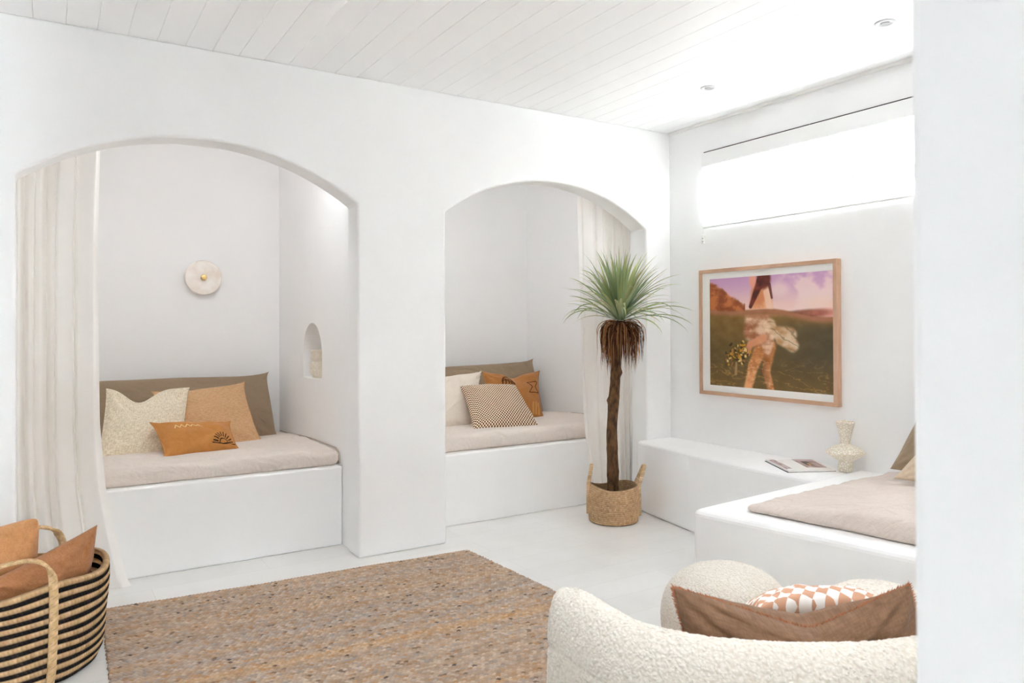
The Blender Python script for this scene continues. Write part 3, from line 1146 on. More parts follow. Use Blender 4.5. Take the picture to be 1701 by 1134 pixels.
def leafpts(e0, e1, g0, g1, hmax, lift, n_=14, base=.004):
    P = []
    for k_ in range(n_):
        t = k_ / (n_ - 1)
        a = g0 * (1 - t) + e0 * t; b_ = g1 * (1 - t) + e1 * t
        z = base + hmax * math.sin(min(1, t * 1.6) * PI / 2) * (1 - .5 * t) + lift * t
        P.append((a + np.array([0, 0, z]), b_ + np.array([0, 0, z])))
    return P


def page(name, e0, e1, g0, g1, hmax, lift, material, parent, thick=True):
    P = leafpts(e0, e1, g0, g1, hmax, lift)
    V, F = [], []
    for a, b_ in P: V += [a, b_]
    n_ = len(P)
    for k_ in range(n_ - 1): F.append([2 * k_, 2 * k_ + 2, 2 * k_ + 3, 2 * k_ + 1])
    m0 = len(V)
    for a, b_ in P: V += [np.array([a[0], a[1], LZ + .003]), np.array([b_[0], b_[1], LZ + .003])]
    for k_ in range(n_ - 1):
        F.append([m0 + 2 * k_, m0 + 2 * k_ + 1, m0 + 2 * k_ + 3, m0 + 2 * k_ + 2])
        F.append([2 * k_, m0 + 2 * k_, m0 + 2 * k_ + 2, 2 * k_ + 2])
        F.append([2 * k_ + 1, 2 * k_ + 3, m0 + 2 * k_ + 3, m0 + 2 * k_ + 1])
    k_ = n_ - 1
    F.append([2 * k_, m0 + 2 * k_, m0 + 2 * k_ + 1, 2 * k_ + 1])
    return build(name, V, F, material, parent, smooth=False)


page('left_page_block', bB, bA, gut0, gut1, .016, .0, PAPER, bk)
page('right_page_block', bC, bD, gut0, gut1, .012, -.004, PAPER, bk)
cvr = [bB + (bB - bC) * .02, bC + (bC - bB) * .02, bD + (bD - bA) * .02, bA + (bA - bD) * .02]
V = [np.array([p_[0], p_[1], LZ + .0005]) for p_ in cvr] + [np.array([p_[0], p_[1], LZ + .003]) for p_ in cvr]
build('cover', V, [[3, 2, 1, 0], [4, 5, 6, 7], [0, 1, 5, 4], [1, 2, 6, 5], [2, 3, 7, 6], [3, 0, 4, 7]], COVER, bk, smooth=False)


def page_picture(name, e0, e1, g0, g1, hmax, lift, s0, s1, t0, t1, painter, parent):
    P = leafpts(e0, e1, g0, g1, hmax, lift, 40)
    V, F, C_ = [], [], []
    ks = [k_ for k_ in range(40) if s0 <= k_ / 39 <= s1]
    N = 24
    for k_ in ks:
        a, b_ = P[k_]
        for j in range(N):
            t = t0 + (t1 - t0) * j / (N - 1)
            V.append(a * (1 - t) + b_ * t + np.array([0, 0, .0006]))
            C_.append(painter((k_ / 39 - s0) / (s1 - s0), j / (N - 1)))
    F = grid_faces(len(ks), N)
    return build(name, V, F, attr_mat('printed_' + name, .5), parent, smooth=True, col=np.array([lin(c)[:3] for c in C_]))


def paint_a(s, t):
    n1 = nz(s * 4, t * 4, 1.5)
    c = np.array([176, 150, 142]) + 50 * n1
    if .25 < s < .55 and .25 < t < .7: c = np.array([74, 52, 44]) + 60 * nz(s * 14, t * 14, 3)
    if .4 < s < .5 and .3 < t < .5: c = np.array([206, 160, 84])
    if t > .8: c = np.array([200, 176, 176])
    return np.clip(c, 0, 255)


page_picture('page_photograph', bC, bD, gut0, gut1, .012, -.004, .36, .93, .22, .95, paint_a, bk)
page_picture('page_photograph', bB, bA, gut0, gut1, .016, 0, .25, .95, .1, .9, lambda s, t: np.clip(np.array([180, 160, 158]) + 70 * nz(s * 5, t * 5, 8), 0, 255), bk)

# ------------------------------------------------------------------ framed photograph
OAK = mat('pale_oak', (214, 176, 148), (200, 160, 132), scale=7, rough=.55, stretch=(8, 1, 1), detail=5)
MATB = mat('white_mat_board', (244, 243, 240), rough=.8)
FY0, FY1, FZ0, FZ1, FD = -.316, -1.372, .826, 1.676, .045
pf = root('framed_picture', (0, (FY0 + FY1) / 2, (FZ0 + FZ1) / 2), 'large photograph of a woman wading half under water, in pale oak frame', 'picture')
bm = bmesh.new()
fw = .024
for b_ in [(-FD, -.001, FY1, FY0, FZ1 - fw, FZ1), (-FD, -.001, FY1, FY0, FZ0, FZ0 + fw), (-FD, -.001, FY1, FY1 + fw, FZ0 + fw, FZ1 - fw), (-FD, -.001, FY0 - fw, FY0, FZ0 + fw, FZ1 - fw)]:
    box_bm(bm, *b_)
fo = from_bm('frame', bm, OAK, pf)
bevel_mod(fo, .0015, 2)
bm = bmesh.new(); box_bm(bm, -.034, -.004, FY1 + fw, FY0 - fw, FZ0 + fw, FZ1 - fw)
from_bm('mat_board', bm, MATB, pf)


def blob(U, V, cx, cy, rx, ry, rot=0, soft=.25):
    c, s = math.cos(rot), math.sin(rot)
    x = (U - cx); y = (V - cy) * .8
    a = (x * c + y * s) / rx; b = (-x * s + y * c) / ry
    d = np.sqrt(a * a + b * b)
    return 1 - smooth(1 - soft, 1 + soft, d)


def capsule(U, V, p, q, r0, r1, soft=.3):
    px, py = p[0], p[1] * .8; qx, qy = q[0], q[1] * .8
    x, y = U - px, V * .8 - py
    dx, dy = qx - px, qy - py
    t = np.clip((x * dx + y * dy) / (dx * dx + dy * dy), 0, 1)
    d = np.sqrt((x - t * dx) ** 2 + (y - t * dy) ** 2)
    r = r0 + (r1 - r0) * t
    return 1 - smooth(1 - soft, 1 + soft, d / r)


def fbm(U, V, s, seed, oct=4):
    out = np.zeros(U.shape)
    for i in range(U.shape[0]):
        for j in range(U.shape[1]):
            out[i, j] = mn.fractal(Vector((U[i, j] * s, V[i, j] * s, seed)), .8, 2.1, oct)
    return out


def paint_print():
    NU, NV = 250, 200
    U, V = np.meshgrid(np.linspace(0, 1, NU), np.linspace(0, 1, NV), indexing='ij')
    n1 = fbm(U, V, 4, 1.0); n2 = fbm(U * 1, V * 1.0, 14, 5.0); n3 = fbm(U * .6, V * 1.6, 9, 9.0, 3)

    def C(c): return np.array(c, float)[None, None, :] * np.ones((NU, NV, 1))

    def mix(a, b, m): return a * (1 - m[..., None]) + b * m[..., None]
    img = mix(C((210, 160, 200)), C((248, 212, 202)), smooth(0.0, .3, V))
    img = mix(img, C((250, 222, 216)), np.clip(smooth(.05, .5, n1 + .25) * smooth(.5, .75, U) * .8, 0, 1))
    img = mix(img, C((248, 218, 216)), blob(U, V, .60, .13, .07, .05, 0, .6) * .8)
    img = mix(img, C((250, 216, 200)), blob(U, V, .9, .27, .12, .05, 0, .7) * .8)
    # hill left
    hill = (1 - smooth(-.02, .02, .27 - V - .0)) * 0
    hl = smooth(-.02, .015, V - (.03 + .9 * np.clip(U, 0, .3) ** 1.15 + .02 * n2))
    img = mix(img, mix(C((150, 74, 40)), C((206, 118, 66)), smooth(-.4, .5, n2)), hl * (U < .32))
    img = mix(img, mix(C((120, 62, 50)), C((160, 96, 74)), smooth(-.3, .4, n2)), blob(U, V, .80, .345, .17, .028, -.04, .4))
    img = mix(img, C((214, 128, 108)), blob(U, V, .93, .34, .10, .03, 0, .5) * .6)
    # water
    wl = .285 + .035 * U + .012 * np.sin(U * 9) + .045 * smooth(.5, 1, U)
    wm = smooth(-.008, .012, V - wl)
    water = mix(C((134, 102, 54)), C((104, 84, 48)), smooth(.4, .8, V))
    water = mix(water, C((78, 68, 46)), np.clip(smooth(.45, .9, U) * smooth(.3, .5, V) * .8, 0, 1))
    water = mix(water, C((122, 92, 44)), smooth(.65, 1, V) * .7)
    water = mix(water, C((150, 108, 56)), smooth(.12, -.0, V - wl) * .6)
    water = mix(water, C((206, 150, 88)), np.clip((.08 - np.abs(n3)) / .08, 0, 1) * smooth(.66, .9, V) * .6)
    water = mix(water, C((188, 120, 90)), smooth(.05, 0, np.abs(V - wl - .02)) * .8)
    water += (n2 * 9)[..., None]
    img = mix(img, water, wm)
    above = 1 - wm
    skin = mix(C((224, 142, 92)), C((250, 196, 156)), smooth(-.4, .4, n1 + (U - .5) * 4))
    # legs under water
    lg = np.clip(capsule(U, V, (.475, .58), (.385, .80), .060, .040) + capsule(U, V, (.385, .80), (.335, 1.02), .040, .034), 0, 1)
    lg2 = np.clip(capsule(U, V, (.525, .62), (.490, .84), .046, .032) + capsule(U, V, (.490, .84), (.535, 1.02), .032, .026), 0, 1)
    legc = mix(C((184, 108, 50)), C((244, 174, 116)), smooth(-1.2, 1.2, n2 + n1))
    img = mix(img, mix(C((120, 66, 30)), legc, smooth(.40, .56, U)), lg2)
    img = mix(img, legc, lg)
    img = mix(img, C((250, 206, 160)), np.clip(lg + lg2, 0, 1) * np.clip((.09 - np.abs(n3 + .2 * n2)) / .09, 0, 1) * .6)
    # dress
    dr = np.clip(capsule(U, V, (.40, .34), (.37, .50), .075, .065) + capsule(U, V, (.46, .36), (.48, .56), .05, .06) + blob(U, V, .51, .60, .04, .09, .2), 0, 1)
    drc = mix(C((170, 98, 60)), C((246, 208, 176)), smooth(-1.1, 1.1, n2 + n3))
    img = mix(img, drc, dr * smooth(.33, .36, V) * .95)
    fr = np.clip(blob(U, V, .52, .44, .05, .05, 0) + capsule(U, V, (.56, .50), (.68, .52), .045, .05) + capsule(U, V, (.60, .57), (.70, .61), .03, .045), 0, 1)
    fr = fr * (1 - .45 * smooth(.35, .1, np.abs(np.sin((V * .8 - U * .35) * 60 + n1 * 3))))
    frc = mix(C((206, 150, 98)), C((250, 222, 190)), smooth(-1.2, .9, n2 + n3))
    img = mix(img, frc, fr * .85)
    # arm and hand, bouquet
    img = mix(img, C((232, 160, 118)), capsule(U, V, (.47, .55), (.36, .61), .028, .024) * .9)
    img = mix(img, C((226, 150, 110)), capsule(U, V, (.36, .61), (.33, .69), .024, .028) * .9)
    rs = np.random.default_rng(3)
    for k_ in range(120):
        a = rs.uniform(0, 1)
        cx, cy = .33 - .16 * a + rs.normal(0, .018), .66 + .07 * a + rs.normal(0, .030 + .02 * a)
        col = [(60, 44, 18), (210, 150, 40), (240, 206, 130), (96, 74, 24), (180, 116, 60)][rs.integers(0, 5)]
        img = mix(img, C(col), blob(U, V, cx, cy, rs.uniform(.008, .02), rs.uniform(.004, .012), rs.uniform(0, 3), .3))
    img = mix(img, C((196, 150, 100)), capsule(U, V, (.24, .78), (.235, .88), .008, .012) * .8)
    # upper body
    body = np.clip(capsule(U, V, (.43, .15), (.41, .34), .06, .055) + capsule(U, V, (.49, .14), (.515, .33), .045, .036), 0, 1)
    img = mix(img, skin, body * above)
    img = mix(img, C((252, 214, 190)), capsule(U, V, (.50, .15), (.525, .31), .028, .022) * above * .8)
    img = mix(img, C((236, 164, 140)), blob(U, V, .385, .04, .03, .05) * above)
    hair = np.clip(blob(U, V, .475, .03, .055, .07) + capsule(U, V, (.445, .06), (.365, .27), .032, .014), 0, 1)
    img = mix(img, mix(C((66, 22, 20)), C((150, 62, 44)), smooth(-1, 1.4, n2)), hair * above)
    img = mix(img, C((96, 36, 30)), capsule(U, V, (.52, .08), (.54, .2), .012, .008) * above * .8)
    img = mix(img, C((206, 140, 104)), (above * 0 + 1) * blob(U, V, .46, .355, .13, .015, 0, .6) * .5)
    return NU, NV, np.clip(img, 0, 255)


NU, NV, img = paint_print()
py0 = ox(-.0345, 1179, 464)[1]; py1 = ox(-.0345, 1386, 446)[1]
pz1, pz0 = 1.610, .893
P = np.zeros((NU, NV, 3))
P[..., 0] = -.0352
P[..., 1] = np.linspace(py0, py1, NU)[:, None]
P[..., 2] = np.linspace(pz1, pz0, NV)[None, :]
lc = img / 255.0
lc = np.where(lc <= .04045, lc / 12.92, ((lc + .055) / 1.055) ** 2.4)
build('print', P.reshape(-1, 3), grid_faces(NU, NV)[:, ::-1].copy() if False else grid_faces(NU, NV), attr_mat('photographic_print', .45, .4), pf, smooth=False, col=lc.reshape(-1, 3))

# ------------------------------------------------------------------ roman blind
rb = root('roman_blind', (0, -1.2, 1.966), 'white translucent roman blind pulled down over the high window', 'blind')
BY0, BY1 = -.332, -3.45
zs_ = [2.486, 2.39]
bm = bmesh.new(); box_bm(bm, -.03, -.001, BY1, BY0, 2.388, 2.484)
o = from_bm('headrail', bm, mat('blind_valance', (246, 246, 245), rough=.7), rb); bevel_mod(o, .003, 2)
# folded cloth: soft overlapping folds
prof = []
folds = [(2.388, 2.25), (2.25, 2.13), (2.13, 2.0)]
for (a, b_) in folds:
    for t in np.linspace(0, 1, 12, endpoint=False):
        prof.append((-.012 - .020 * math.sin(t * PI) ** .8 - .006 * t, a + (b_ - a) * t))
prof += [(-.012, 2.0), (-.013, 1.978)]
n_y = 40
P = np.zeros((n_y, len(prof), 3))
for i, y in enumerate(np.linspace(BY0, BY1, n_y)):
    for j, (x, z) in enumerate(prof):
        P[i, j] = (x + .001 * nz(y * 3, z * 5, 1), y, z)
build('blind_cloth', P.reshape(-1, 3), grid_faces(n_y, len(prof)), BLIND, rb)
bm = bmesh.new()
for zz_ in (2.372, 2.25, 2.13):
    box_bm(bm, -.016, -.004, BY1 + .01, BY0 - .012, zz_ - .010, zz_ + .010)
from_bm('fold_rods', bm, METALW, rb)
bm = bmesh.new(); box_bm(bm, -.018, -.008, BY1, BY0, 1.964, 1.978)
o = from_bm('bottom_bar', bm, METALW, rb); bevel_mod(o, .002, 2)
bm = bmesh.new()
for (a, b_) in [(-.350, -.442), (-.446, -1.185), (-1.192, BY1)]:
    box_bm(bm, -.026, -.002, b_, a, 2.4855, 2.4905)
from_bm('gap_shade_strip', bm, DARKGAP, rb)  # dark strips stand in for the shadow gap above the headrail
cy = -.328
tube('cord', [(-.012, cy, 2.39), (-.013, cy, 2.2), (-.013, cy - .002, 2.0), (-.014, cy, 1.93)], .0015, METALW, rb, seg=6)
bm = bmesh.new(); box_bm(bm, -.022, -.001, cy - .012, cy + .012, 1.862, 1.925)
o = from_bm('cord_cleat', bm, METALW, rb); bevel_mod(o, .004, 2)
bm = bmesh.new(); box_bm(bm, -.0235, -.022, cy - .008, cy - .003, 1.872, 1.880); box_bm(bm, -.0235, -.022, cy - .008, cy - .003, 1.894, 1.902)
from_bm('cleat_screws', bm, DARKGAP, rb)

# ------------------------------------------------------------------ downlights
for (x, y, lab) in ((-.562, -1.985, 'round white recessed ceiling downlight nearest the camera, at top right'), (-.556, -.89, 'round white recessed ceiling downlight deeper in the room, nearer the corner')):
    d_ = root('downlight', (x, y, H), lab, 'downlight', 'recessed ceiling downlights')

    def dl(name, prof, material):
        V, F = [], []
        seg = 40
        for (r, z) in prof:
            for k in range(seg):
                a = 2 * PI * k / seg
                V.append((x + r * math.cos(a), y + r * math.sin(a), H - z))
        for i in range(len(prof) - 1):
            for k in range(seg):
                k2 = (k + 1) % seg
                F.append([i * seg + k, i * seg + k2, (i + 1) * seg + k2, (i + 1) * seg + k])
        F.append([(len(prof) - 1) * seg + k for k in range(seg)])
        build(name, V, F, material, d_)
    dl('trim_ring', [(.046, 0.0), (.046, .003), (.042, .006), (.030, .006), (.027, .002), (.026, .0015)], mat('downlight_trim', (206, 206, 206), rough=.4))
    dl('lens', [(.020, .0015), (.020, .005), (.016, .007), (.006, .007)], LENS)


# ------------------------------------------------------------------ daybed
tag(prism('built_in_daybed', day[::-1], 0, DZ, PLASTER, bev=0.028, seg=4), 'white plaster daybed base with raised rim, right of the wall ledge', 'daybed')
mq = [oz(DZ, 1236, 848)[:2], (-.5, -1.60), (-.02, -1.60)]
i0 = oz(DZ, 1236, 850)[:2]; i1 = oz(DZ, 1509, 907)[:2]
dr_ = (i1 - i0) / np.linalg.norm(i1 - i0)
i2 = i0 + dr_ * 1.55
far = np.array([-.03, -1.70])
near = np.array([-.03, i2[1]])
mt = root('daybed_mattress', (-.7, -2.4, DZ), 'pale oat linen mattress with creased edge on the white daybed base', 'mattress')
soft_slab('mattress_cover', [i2, near, far, i0], DZ, DZ + .075, .036, BED_LIGHT, parent=mt, crown=.02, amp=.010, seed=2.7, nu=90, nv=110, wr=.012, taper=lambda s, t: 1 - .55 * float(smooth(.62, 1.0, t)))

DB1 = Cushion((-.06, -1.93, 1.00), (-.06, -2.42, 1.02), (-.30, -2.42, .585), (-.34, -1.86, .585), .16, c=.04, seed=3.3, amp=.006, front=(-1, 0, .4))
r_ = cushion_root('cushion', DB1, 'taupe cushion leaning on the wall at the back of the daybed')
DB1.build('cover', TAUPE, r_)
DB2 = Cushion((-.26, -2.12, .88), (-.26, -2.60, .88), (-.50, -2.56, .59), (-.55, -2.0, .585), .16, c=.05, seed=7.3, amp=.006, front=(-1, 0, .5))
r_ = cushion_root('cushion', DB2, 'beige linen cushion on the daybed in front of the taupe one')
DB2.build('cover', weave_mat('beige_linen', (206, 186, 160), (220, 202, 178), 160, 160, slub=.5), r_)

# ------------------------------------------------------------------ potted plant and its basket
JUTE = attr_mat('plaited_jute', .9, .1, bump=.4, bscale=350)


def jute_col(n_, base=(192, 158, 120), var=18, seed=0):
    r = np.random.default_rng(seed)
    c = np.array(base)[None, :] + r.normal(0, var, (n_, 1)) + r.normal(0, 1.2, (n_, 3))
    c = np.clip(c, 30, 250) / 255
    return np.where(c <= .04045, c / 12.92, ((c + .055) / 1.055) ** 2.4)


pb = root('plant_basket', (-.66, -.13, 0), 'round plaited jute basket with two handles holding the potted plant', 'basket')
bc = (-.665, -.135)
NT, NR = 300, 15
rows = NR * 6


def basket_body(rfun, zfun, NT, NR, braid, amp, colf, inner=.012):
    rows = NR * 6
    TH = np.linspace(0, 2 * PI, NT, endpoint=False)
    out = np.zeros((NT, rows + 1, 3)); colr = np.zeros((NT, rows + 1, 3))
    for j in range(rows + 1):
        v = j / rows
        row = min(j // 6, NR - 1)
        ph = (j % 6) / 6
        b = abs(math.sin(PI * ph)) ** .6
        for i, th in enumerate(TH):
            st = (th * braid / (2 * PI) + .5 * (row % 2) + (ph - .5) * .5) % 1
            h = amp * b * (.55 + .45 * abs(math.sin(PI * st)))
            r, cx, cy = rfun(th, v)
            out[i, j] = (cx + (r + h) * math.cos(th), cy + (r + h) * math.sin(th), zfun(th, v))
            colr[i, j] = colf(row, int(th * braid / (2 * PI) + .5 * (row % 2)), ph, th, v)
    return out, colr


tabc = jute_col(4096, (196, 162, 124), 8, 5)


def prf(th, v):
    r = .158 + .010 * math.sin(v * PI) - .004 * v + .006 * math.cos(2 * th + .8) * v
    return r, bc[0], bc[1]


def pzf(th, v): return .004 + v * (.232 + .012 * math.cos(2 * th + .6) + .006 * math.sin(3 * th))


o_, c_ = basket_body(prf, pzf, 420, 18, 110, .004, lambda row, st, ph, th, v: tabc[(row * 71 + st) % 4096] * (.72 if ph < .12 else 1))
nj = o_.shape[1]
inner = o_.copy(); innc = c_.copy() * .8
for i in range(o_.shape[0]):
    for j in range(nj):
        d = np.array([o_[i, j, 0] - bc[0], o_[i, j, 1] - bc[1]]); L_ = np.linalg.norm(d); inner[i, j, :2] = np.array(bc) + d / L_ * (L_ - .014)
full = np.concatenate([o_, inner[:, ::-1]], 1)
fc = np.concatenate([c_, innc[:, ::-1]], 1)
build('body', full.reshape(-1, 3), grid_faces(full.shape[0], full.shape[1], True), JUTE, pb, col=fc.reshape(-1, 3))
lathe('base_disc', [(0, .002), (.155, .002), (.156, .012), (0, .014)], (bc[0], bc[1], 0), mat('jute_base', (150, 120, 88), rough=.95), pb)
POT = mat('dark_pot', (78, 70, 60), rough=.8)
SOIL = mat('dry_soil_mulch', (70, 56, 42), (120, 100, 74), scale=60, rough=1, bump=1, bscale=80, bdist=.01)


def strap(name, pts, wdir, width, thick, parent, base=(200, 168, 130), seed=3, material=None, stripes=3):
    """flat plaited strap following pts; wdir(i) is the direction across the strap"""
    # resample
    P = np.array(pts, float)
    d = np.r_[0, np.cumsum(np.linalg.norm(np.diff(P, axis=0), axis=1))]
    n_ = max(16, int(d[-1] / .004))
    Q = np.stack([np.interp(np.linspace(0, d[-1], n_), d, P[:, k]) for k in range(3)], 1)
    for _ in range(6):
        Q[1:-1] = (Q[:-2] + 2 * Q[1:-1] + Q[2:]) / 4
    tb = jute_col(4096, base, 9, seed)
    V, C_ = [], []
    seg = 16
    for i in range(n_):
        t = Q[min(i + 1, n_ - 1)] - Q[max(i - 1, 0)]; t /= np.linalg.norm(t)
        a = np.array(wdir, float) if not callable(wdir) else np.array(wdir(i / (n_ - 1)), float)
        a = a - t * np.dot(a, t); a /= np.linalg.norm(a)
        b_ = np.cross(t, a)
        for k in range(seg):
            th = 2 * PI * k / seg
            ca, sa = math.cos(th), math.sin(th)
            xx = abs(ca) ** .7 * (1 if ca > 0 else -1); yy = abs(sa) ** .6 * (1 if sa > 0 else -1)
            lane = (xx + 1) / 2 * stripes
            stx = i * .004 / .014 + (lane % 1) * (.5 if int(lane) % 2 else -.5)
            h = 1 + .22 * abs(math.sin(PI * stx)) * 1.0
            V.append(Q[i] + a * xx * width / 2 + b_ * yy * thick / 2 * h)
            C_.append(tb[(int(lane) * 37 + int(stx + 100)) % 4096] * (.7 if (stx % 1) < .12 else 1))
    F = []
    for i in range(n_ - 1):
        for k in range(seg):
            k2 = (k + 1) % seg
            F.append([i * seg + k, i * seg + k2, (i + 1) * seg + k2, (i + 1) * seg + k])
    F.append(list(range(seg))[::-1]); F.append([(n_ - 1) * seg + k for k in range(seg)])
    return build(name, V, F, material or JUTE, parent, col=np.array(C_))


def rim_pt(rf, zf, th, dr=0.0, dz=0.0, v=1.0):
    r, cx, cy = rf(th, v)
    return np.array([cx + (r + dr) * math.cos(th), cy + (r + dr) * math.sin(th), zf(th, v) + dz])


RIGHT = CR  # camera right in the room, only used as a plan direction
thL = math.atan2(-CR[1], -CR[0]) - .12
thR = math.atan2(CR[1], CR[0]) + .10
for thc, lean in ((thL, -.02), (thR, .045)):
    tv = np.array([-math.sin(thc), math.cos(thc), 0])
    rad = np.array([math.cos(thc), math.sin(thc), 0])
    a = rim_pt(prf, pzf, thc - .24, .010, 0); b_ = rim_pt(prf, pzf, thc + .24, .010, 0)
    top = (a + b_) / 2 + rad * lean + np.array([0, 0, .115])
    pts = [rim_pt(prf, pzf, thc - .24, .012, -.10 if False else -.22 * .0 - .20), rim_pt(prf, pzf, thc - .24, .012, -.1), a,
           a * .45 + top * .55 + tv * -.012, top - tv * .016 + np.array([0, 0, .004]), top + tv * .016 + np.array([0, 0, .004]), b_ * .45 + top * .55 + tv * .012, b_, rim_pt(prf, pzf, thc + .24, .012, -.1), rim_pt(prf, pzf, thc + .24, .012, -.20)]
    strap('handle', pts, rad, .024, .014, pb, (206, 176, 138), 11, stripes=1)

pp = root('potted_plant', (-.66, -.13, .016), 'tall yucca-like plant with bare trunk, brown dead skirt and spiky green leaves', 'plant')
lathe('nursery_pot', [(0, .016), (.10, .016), (.125, .16), (.13, .165), (.122, .165), (.115, .15), (0, .15)], (bc[0], bc[1], 0), POT, pp)
lathe('soil', [(.119, .150), (.10, .156), (.05, .160), (.0, .162)], (bc[0], bc[1], 0), SOIL, pp)
BARK = mat('rough_brown_bark', (66, 46, 30), (118, 86, 56), scale=38, rough=.95, bump=1.0, bscale=70, bdist=.012, detail=8, stretch=(1, 1, .5))
tp = [(-.662, -.13, .13), (-.664, -.13, .25), (-.668, -.13, .42), (-.672, -.13, .60), (-.655, -.13, .78), (-.640, -.13, .92), (-.632, -.13, 1.05), (-.618, -.13, 1.2), (-.605, -.13, 1.33)]
tq = np.array(tp)
dd = np.linspace(0, 1, 90); ti = np.linspace(0, 1, len(tp))
Q = np.stack([np.interp(dd, ti, tq[:, k]) for k in range(3)], 1)
for _ in range(8): Q[1:-1] = (Q[:-2] + 2 * Q[1:-1] + Q[2:]) / 4
rr = np.interp(dd, [0, .08, .3, .6, 1], [.046, .039, .036, .034, .030])
V = []
seg = 28
for i in range(90):
    for k in range(seg):
        th = 2 * PI * k / seg
        r = rr[i] * (1 + .12 * nz(math.cos(th) * 2, math.sin(th) * 2, Q[i, 2] * 9) + .07 * nz(math.cos(th) * 6, math.sin(th) * 6, Q[i, 2] * 30))
        r += .012 * math.exp(-((Q[i, 2] - .985) / .02) ** 2) * max(0, math.cos(th + .3)) + .010 * math.exp(-((Q[i, 2] - .80) / .018) ** 2) * max(0, math.cos(th - 2.6)) + .006 * math.exp(-((Q[i, 2] - .32) / .02) ** 2) * max(0, math.cos(th))
        V.append((Q[i, 0] + r * math.cos(th), Q[i, 1] + r * math.sin(th), Q[i, 2]))
F = [[i * seg + k, i * seg + (k + 1) % seg, (i + 1) * seg + (k + 1) % seg, (i + 1) * seg + k] for i in range(89) for k in range(seg)]
build('trunk', V, F, BARK, pp)
crown = np.array([-.598, -.13, 1.33])


def blade(V, F, C_, base, az, elev, length, width, droop, cols, twist=0.0, n_=12, fold=.25, curl=0.0, hang=False):
    p = np.array(base, float)
    d = np.array([math.cos(az) * math.cos(elev), math.sin(az) * math.cos(elev), math.sin(elev)])
    side = np.array([-math.sin(az), math.cos(az), 0.0])
    step = length / (n_ - 1)
    k0 = len(V)
    el = elev
    for i in range(n_):
        t = i / (n_ - 1)
        w_ = width * (0.45 + .9 * t) if t < .25 else width * (.675 + .325 * math.sin((t - .25) / .75 * PI / 2 + .6)) * (1 - max(0, (t - .35) / .65) ** 1.7)
        w_ = max(w_, .0004)
        nrm = np.array([-math.cos(az) * math.sin(el), -math.sin(az) * math.sin(el), math.cos(el)])
        sd_ = side * math.cos(twist * t) + nrm * math.sin(twist * t)
        nn_ = nrm * math.cos(twist * t) - side * math.sin(twist * t)
        V.append(p - sd_ * w_ / 2 + nn_ * w_ * fold); V.append(p - nn_ * 0.0); V.append(p + sd_ * w_ / 2 + nn_ * w_ * fold)
        c = np.array(cols[0]) * (1 - t) + np.array(cols[1]) * t
        edge = np.array(cols[2])
        C_ += [c * .55 + edge * .45, c, c * .55 + edge * .45]
        el -= droop * step * (0.4 + 1.6 * t) + curl * step * max(0, t - .6) * 6
        if hang: el = max(el, -PI / 2 + .12 * math.sin(i * .9 + az * 5)); az = az + .25 * math.sin(i * 1.3 + k0)
        p = p + step * np.array([math.cos(az) * math.cos(el), math.sin(az) * math.cos(el), math.sin(el)])
    for i in range(n_ - 1):
        a = k0 + i * 3
        F += [[a, a + 3, a + 4, a + 1], [a + 1, a + 4, a + 5, a + 2]]


LEAF = attr_mat('yucca_leaf', .5, .35)
V, F, C_ = [], [], []
for k in range(165):
    q = k / 165
    az = k * 2.39996 + random.uniform(-.3, .3)
    elev = math.radians(19 + 68 * q ** .9 + random.uniform(-8, 8))
    L_ = random.uniform(.38, .49)
    g = random.random()
    mid = np.array([(112, 140, 84), (136, 158, 112), (92, 118, 84), (140, 166, 138), (120, 150, 124)][random.randrange(5)])
    tip = np.array([(176, 182, 110), (150, 170, 122), (196, 180, 124)][random.randrange(3)])
    edge = np.array((206, 210, 140)) if g < .5 else np.array((160, 180, 150))
    cols = [lin(mid)[:3], lin(tip)[:3], lin(edge)[:3]]
    b0 = crown + np.array([math.cos(az) * .024, math.sin(az) * .024, .0 + .05 * q])
    blade(V, F, C_, b0, az, elev, L_, random.uniform(.014, .022), random.uniform(.6, 2.2) * (1.3 - .9 * q), cols, random.uniform(-.9, .9), fold=.16, curl=random.choice([0, 0, 0, .6, 1.0]))
for k in range(16):
    az = random.uniform(0, 2 * PI)
    blade(V, F, C_, crown + np.array([math.cos(az) * .02, math.sin(az) * .02, .02]), az, math.radians(random.uniform(35, 75)), .30, .009, 7.5, [lin((190, 200, 140))[:3], lin((232, 230, 190))[:3], lin((236, 234, 200))[:3]], 1.0)
V = [np.array([v[0], v[1] if v[1] < -.05 else -.05 + (v[1] + .05) * .28, v[2]]) for v in V]
build('foliage', V, F, LEAF, pp, col=np.array(C_))
DEAD = attr_mat('dead_leaf', .9, .1)
V, F, C_ = [], [], []
for k in range(330):
    az = random.uniform(0, 2 * PI)
    q = random.random()
    cb = np.array([(92, 58, 36), (124, 84, 54), (66, 42, 28), (150, 110, 76)][random.randrange(4)])
    cols = [lin(cb)[:3], lin(np.clip(cb * 1.15, 0, 255))[:3], lin(np.clip(cb * 1.3, 0, 255))[:3]]
    hang = random.uniform(11, 26)
    blade(V, F, C_, crown + np.array([math.cos(az) * .024, math.sin(az) * .024, -.005 - .05 * q]), az, math.radians(random.uniform(-10, 35)), random.uniform(.18, .37), random.uniform(.004, .009), hang, cols, random.uniform(-2.5, 2.5), n_=20, fold=.5, hang=True)
V = [np.array(v) for v in V]
build('dried_leaves', V, F, DEAD, pp, col=np.array(C_))

